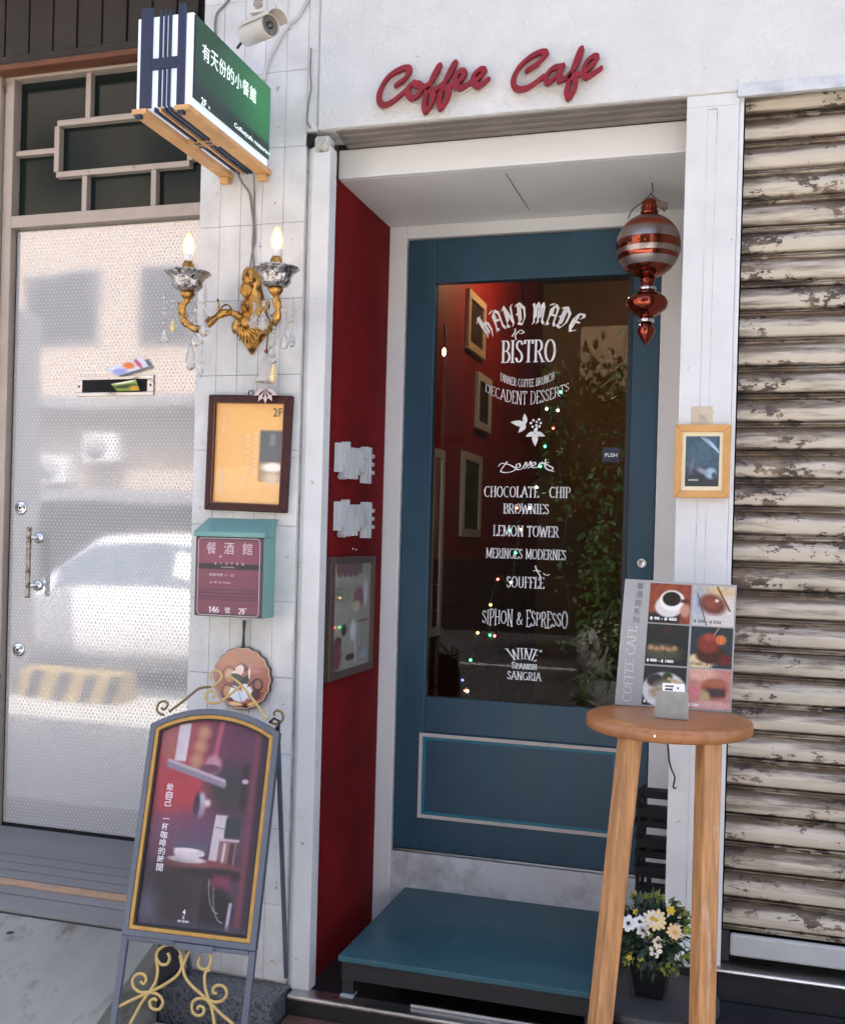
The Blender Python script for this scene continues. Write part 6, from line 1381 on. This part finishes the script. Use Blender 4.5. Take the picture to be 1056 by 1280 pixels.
# plants inside
LG = M('inside_leaf', (.09, .16, .03), .45, var=.5, vs=12)
def plant(nm, lab, x, y, z0, h_, n_, seed, spread=.3, lw=.02, ll=.16):
    r_ = random.Random(seed); o = thing(nm, lab, 'plant', (x, y, z0), 'plants inside the door')
    obj('plant_pot', MB().lathe([(.09, 0), (.12, .2), (.125, .2), (.11, .19), (0, .17)], (x, y, z0), 20), M('dark_pot', (.03, .025, .02), .5), o)
    st = MB(); lv = MB()
    for i in range(n_):
        q = r_.uniform(0, 2*PI); R_ = r_.uniform(.2, 1)*spread; top = Vector((x+math.cos(q)*R_, y+math.sin(q)*R_*.6, z0+.2+h_*r_.uniform(.3, 1)))
        b = Vector((x, y, z0+.17)); pts = [b, b.lerp(top, .5)+Vector((0, 0, .08*h_)), top]; st.tube(pts, [.006, .004, .002], 5)
        for k in range(14):
            t_ = r_.uniform(.25, 1); c = b.lerp(top, t_)+Vector((0, 0, .3*h_*t_*(1-t_)))
            leafq(lv, c, Vector((r_.uniform(-1, 1), r_.uniform(-1, 1), r_.uniform(-.6, .5))), ll*r_.uniform(.5, 1.1), lw*r_.uniform(.6, 1.1), Vector((r_.uniform(-.5, .5), r_.uniform(-.5, .5), 1)))
    obj('stems', st, M('stem_brown', (.05, .035, .02), .7), o); obj('foliage', lv, LG, o, fixn=False)['kind'] = 'stuff'
plant('potted_plant', 'bushy green plant standing low behind the right half of the door glass', -.34, .98, .33, .80, 30, 3)
plant('potted_plant', 'tall thin plant reaching up behind the right edge of the door glass', -.08, 1.8, .33, 1.5, 20, 9, .45, .014, .2)
# vines hanging close behind the right half of the glass
def vine(pts, seed, lab, Y=.90, dens=16):
    r_ = random.Random(seed); o = thing('hanging_vine', lab, 'plant', at(pts[0][0], pts[0][1], Y), 'vines hanging behind the glass'); P = [at(x, y, Y) for x, y in smooth(pts, 5)]
    obj('stem', MB().tube(P, .003, 5), M('stem_brown', (.05, .035, .02), .7), o); lv = MB()
    for p in P:
        for k in range(r_.randint(1, dens)//2):
            c = p+Vector((r_.gauss(0, .028), r_.gauss(0, .03), r_.gauss(0, .03))); leafq(lv, c, Vector((r_.uniform(-1, 1), r_.uniform(-1, 1), r_.uniform(-1, .3))), r_.uniform(.02, .05), r_.uniform(.005, .010), Vector((r_.uniform(-.5, .5), -1, .4)))
    obj('foliage', lv, LG, o, fixn=False)['kind'] = 'stuff'
vine([(700, 470), (705, 520), (698, 580), (708, 640), (702, 700), (712, 760), (706, 810)], 1, 'long leafy vine crossing the word Brownies side of the door glass', .90, 7)
vine([(786, 400), (778, 470), (784, 540), (774, 600), (770, 660)], 2, 'vine hanging down along the right edge of the door glass', .90, 9)
vine([(742, 600), (750, 650), (738, 700), (745, 745), (730, 790)], 3, 'short bushy vine in the lower right of the door glass', .88, 26)
vine([(765, 690), (758, 730), (768, 770), (752, 830), (735, 862)], 4, 'leafy vine touching the bottom right corner of the door glass', .86, 26)
# counter deep in the room
cn = thing('wood_counter', 'low olive brown wooden counter deep inside the room', 'counter', (.1, 3.2, .33))
bx('counter_front', (-.75, 3.0, .33), (1.1, 3.05, 1.25), M('olive_wood', (.16, .11, .03), .5, var=.3, stretch=(.3, 1, 2)), cn); bx('counter_top', (-.8, 2.95, 1.2505), (1.15, 3.5, 1.30), M('olive_wood', (.16, .11, .03)), cn)
bx('wall_shelf', (-.6, 3.9, 1.9), (1.1, 4.19, 1.95), M('olive_wood', (.16, .11, .03)), cn)
# ================================================================== THE STREET BEHIND THE CAMERA (mirrored in the steel and the glass)
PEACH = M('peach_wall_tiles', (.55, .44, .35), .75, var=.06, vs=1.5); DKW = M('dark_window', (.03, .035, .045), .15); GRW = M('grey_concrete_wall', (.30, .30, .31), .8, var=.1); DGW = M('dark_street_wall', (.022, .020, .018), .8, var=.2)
def bld(lab, x0, x1, y, h_, wm, wins, extra=None):
    o = thing('street_house', lab, 'house', ((x0+x1)/2, y, 0), 'houses across the street')
    bx('wall', (x0, y-8, -.2), (x1, y, h_), wm, o, 0)
    for (a, b, c, d) in wins:
        f_ = bx('window_frame', (a-.06, y-.01, c-.06), (b+.06, y+.03, d+.06), GRW if wm is not DGW else DGW, o, 0); bx('pane', (a, y+.031, c), (b, y+.05, d), DKW, f_, 0)
    return o
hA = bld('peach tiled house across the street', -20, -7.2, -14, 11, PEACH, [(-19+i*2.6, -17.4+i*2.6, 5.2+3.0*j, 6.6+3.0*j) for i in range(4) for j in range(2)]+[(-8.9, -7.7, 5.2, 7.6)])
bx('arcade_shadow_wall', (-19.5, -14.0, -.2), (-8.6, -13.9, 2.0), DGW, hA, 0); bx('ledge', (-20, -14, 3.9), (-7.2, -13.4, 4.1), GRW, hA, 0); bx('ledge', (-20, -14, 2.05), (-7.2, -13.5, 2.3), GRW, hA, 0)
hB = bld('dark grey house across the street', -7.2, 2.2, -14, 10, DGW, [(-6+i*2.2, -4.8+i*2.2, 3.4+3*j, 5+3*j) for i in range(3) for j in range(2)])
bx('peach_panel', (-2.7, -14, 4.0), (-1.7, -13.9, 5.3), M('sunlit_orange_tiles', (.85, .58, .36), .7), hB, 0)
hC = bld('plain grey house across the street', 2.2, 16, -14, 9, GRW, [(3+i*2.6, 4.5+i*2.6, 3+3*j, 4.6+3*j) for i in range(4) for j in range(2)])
for (x, z, lb) in ((-12.9, 2.75, 'white air conditioner on the peach house, the one farther from the dark house'), (-11.8, 3.15, 'white air conditioner on the peach house, the higher of the two')):
    o = thing('air_conditioner', lb, 'air conditioner', (x, -13.7, z), 'air conditioners on the peach house'); bx('case', (x-.4, -13.99, z-.3), (x+.4, -13.6, z+.3), M('ac_white', (.75, .75, .75), .5), o, .01); obj('fan_grille', MB().lathe([(.24, 0), (.24, .01), (.05, .012), (0, .02)], (x-.08, -13.6, z), 20, (0, 1, 0)), GRW, o)
# striped pillar base at the kerb
sb = thing('striped_bollard', 'low yellow and black striped concrete block at the kerb', 'bollard', (-5.6, -4.05, 0))
x0, x1 = -6.05, -5.05; bx('block', (x0, -4.25, .0), (x1, -3.95, .26), M('bollard_yellow', (.42, .29, .08), .6, var=.15), sb, .005)
for i in range(4):
    a = x0+.06+i*.26; obj('black_stripe', MB().prism([(a, -3.9485, .0), (a+.12, -3.9485, .0), (a+.22, -3.9485, .26), (a+.10, -3.9485, .26)], (0, .003, 0)), M('stripe_black', (.03, .03, .03), .6), sb)
pl_ = tag(bx('arcade_pillar', (-6.6, -4.3, 0), (-6.15, -3.9, 3.455), GRW, bevel=.01), 'square grey pillar standing at the kerb', 'pillar')
# white car
cr_ = thing('parked_car', 'white car parked along the far side of the pavement', 'car', (-6.2, -6.4, -.12)); CW = M('white_car_paint', (.80, .80, .80), .25, coat=1, var=.02); CG = M('car_glass', (.13, .17, .22), .15)
def carsec(x, pts): return [(x, y, z) for y, z in pts]
yc = -6.4; secs = []
for (x, hw, zb0, zm, zr_, rw) in ((-8.35, .70, .25, .62, .66, .60), (-8.15, .82, .15, .72, .80, .72), (-7.3, .86, .12, .80, .86, .74), (-6.9, .87, .12, .84, 1.16, .66), (-6.5, .87, .12, .86, 1.46, .60), (-5.7, .87, .12, .88, 1.50, .60), (-5.0, .87, .12, .88, 1.40, .58), (-4.5, .86, .12, .88, 1.08, .62), (-4.2, .84, .14, .88, .93, .70), (-3.95, .74, .25, .78, .82, .62)):
    secs.append([(x, yc-hw*.94, zb0-.05), (x, yc-hw, zb0+.2), (x, yc-hw, zm-.08), (x, yc-hw*.95, zm), (x, yc-rw, zr_-.05), (x, yc-rw*.75, zr_), (x, yc+rw*.75, zr_), (x, yc+rw, zr_-.05), (x, yc+hw*.95, zm), (x, yc+hw, zm-.08), (x, yc+hw, zb0+.2), (x, yc+hw*.94, zb0-.05)])
mb = MB(); vs = [p for s_ in secs for p in s_]; n2 = 12
mb.add(vs, [(i*n2+k, i*n2+(k+1) % n2, (i+1)*n2+(k+1) % n2, (i+1)*n2+k) for i in range(len(secs)-1) for k in range(n2)]+[tuple(range(n2)), tuple((len(secs)-1)*n2+k for k in range(n2))], True)
obj('car_body', mb, CW, cr_)
def sidequad(i0, i1, sgn, f0, f1, nm='side_window'):
    k0, k1 = (8, 7) if sgn > 0 else (3, 4); a, b, c, d = [Vector(secs[i0][k0]), Vector(secs[i1][k0]), Vector(secs[i1][k1]), Vector(secs[i0][k1])]; off = Vector((0, .012*sgn, .006))
    obj(nm, MB().add([a.lerp(d, f0)+off, b.lerp(c, f0)+off, b.lerp(c, f1)+off, a.lerp(d, f1)+off], [(0, 1, 2, 3)]), CG, cr_)
for sgn in (1, -1): sidequad(3, 4, sgn, .12, .9); sidequad(4, 5, sgn, .1, .9); sidequad(5, 6, sgn, .1, .9); sidequad(6, 7, sgn, .12, .85)
for (i0, i1) in ((2, 4), (6, 8)):
    a, b, c, d = Vector(secs[i0][5]), Vector(secs[i0][6]), Vector(secs[i1][6]), Vector(secs[i1][5]); off = Vector((-.02 if i0 == 2 else .02, 0, .03)); q = [a.lerp(d, .06)+off, b.lerp(c, .06)+off, b.lerp(c, .92)+off, a.lerp(d, .92)+off]
    obj('windscreen', MB().add(q, [(0, 1, 2, 3)]), CG, cr_)
for x in (-7.45, -4.85):
    for s_ in (1, -1):
        wh = obj('wheel', MB().lathe([(.2, -.09), (.31, -.1), (.33, -.06), (.33, .06), (.31, .1), (.2, .09)], (x, yc+s_*.80, .21), 28, (0, 1, 0)), BLACK, cr_); obj('rim', MB().lathe([(.2, 0), (.19, .02), (.06, .03), (0, .03)], (x, yc+s_*.88, .21), 20, (0, s_, 0)), CHROME, wh)
for dx, lb in ((6.9, 'second white car, parked ahead of the one whose side fills the steel door'),):
    c2 = cr_.copy(); COL.objects.link(c2); c2.location.x += dx; c2['label'] = lb; c2['group'] = cr_['group'] = 'cars parked by the pavement'
    for ch in list(cr_.children):
        k = ch.copy(); COL.objects.link(k); k.parent = c2
        for g in ch.children: g2 = g.copy(); COL.objects.link(g2); g2.parent = k
# road markings and a street bush
for i in range(3): bx('road_marking', (-30+i*18, -9.1, -.118), (-16+i*18, -8.9, -.112), M('road_white', (.7, .7, .7), .7), bevel=0)['kind'] = 'structure'
bx('road_marking', (-30, -4.75, -.118), (10, -4.62, -.112), M('road_yellow', (.6, .42, .12), .7), bevel=0)['kind'] = 'structure'
SLG = M('street_leaf', (.09, .14, .03), .5, var=.5, vs=6)
for (x, y, r_, zc_, lb, sd) in ((-.95, -4.75, .42, .95, 'leafy green bush in a planter at the kerb', 4), (-1.35, -7.6, .55, 1.1, 'rounder green bush standing beyond the kerb bush', 6)):
    o = thing('street_bush', lb, 'bush', (x, y, 0), 'bushes across the pavement'); obj('planter', MB().lathe([(.22, -.12), (.28, .35), (.25, .35), (.22, .3), (0, .3)], (x, y, 0), 20), GRW, o); rb = random.Random(sd); lv = MB()
    tr_ = MB()
    for i in range(9): q = rb.uniform(0, 6.28); tr_.tube([(x, y, .3), (x+math.cos(q)*r_*.4, y+math.sin(q)*r_*.4, zc_), (x+math.cos(q)*r_*.7, y+math.sin(q)*r_*.7, zc_+.4)], [.02, .012, .005], 5)
    obj('branches', tr_, M('stem_brown', (.05, .035, .02), .7), o)
    for i in range(1100):
        v = Vector((rb.gauss(0, 1), rb.gauss(0, 1), rb.gauss(0, 1))).normalized()*rb.uniform(.4, 1)*r_*(1+.25*math.sin(i)); leafq(lv, Vector((x, y, zc_))+Vector((v.x, v.y, v.z*1.25)), v+Vector((rb.uniform(-.5, .5),)*3), rb.uniform(.06, .12), .022, Vector((0, 0, 1)))
    obj('foliage', lv, SLG, o, fixn=False)['kind'] = 'stuff'
tr = thing('street_tree', 'small round crowned tree on the far side of the road', 'tree', (-1.9, -9.8, -.12)); rb = random.Random(8); lv = MB()
obj('trunk', MB().tube([(-1.9, -9.8, -.12), (-1.88, -9.8, 1.2), (-1.93, -9.8, 2.2), (-1.8, -9.8, 3.2)], [.09, .07, .06, .03], 8), M('stem_brown', (.05, .035, .02), .7), tr)
for i in range(2600):
    v = Vector((rb.gauss(0, 1), rb.gauss(0, 1), rb.gauss(0, 1))).normalized()*rb.uniform(.45, 1)*(1+.3*math.sin(i*.7)); leafq(lv, Vector((-1.9, -9.8, 2.9))+Vector((v.x*1.15, v.y*1.1, v.z*1.15)), v+Vector((rb.uniform(-.6, .6),)*3), rb.uniform(.08, .16), .035, Vector((0, 0, 1)))
obj('crown', lv, SLG, tr, fixn=False)['kind'] = 'stuff'
bpy.context.view_layer.update()
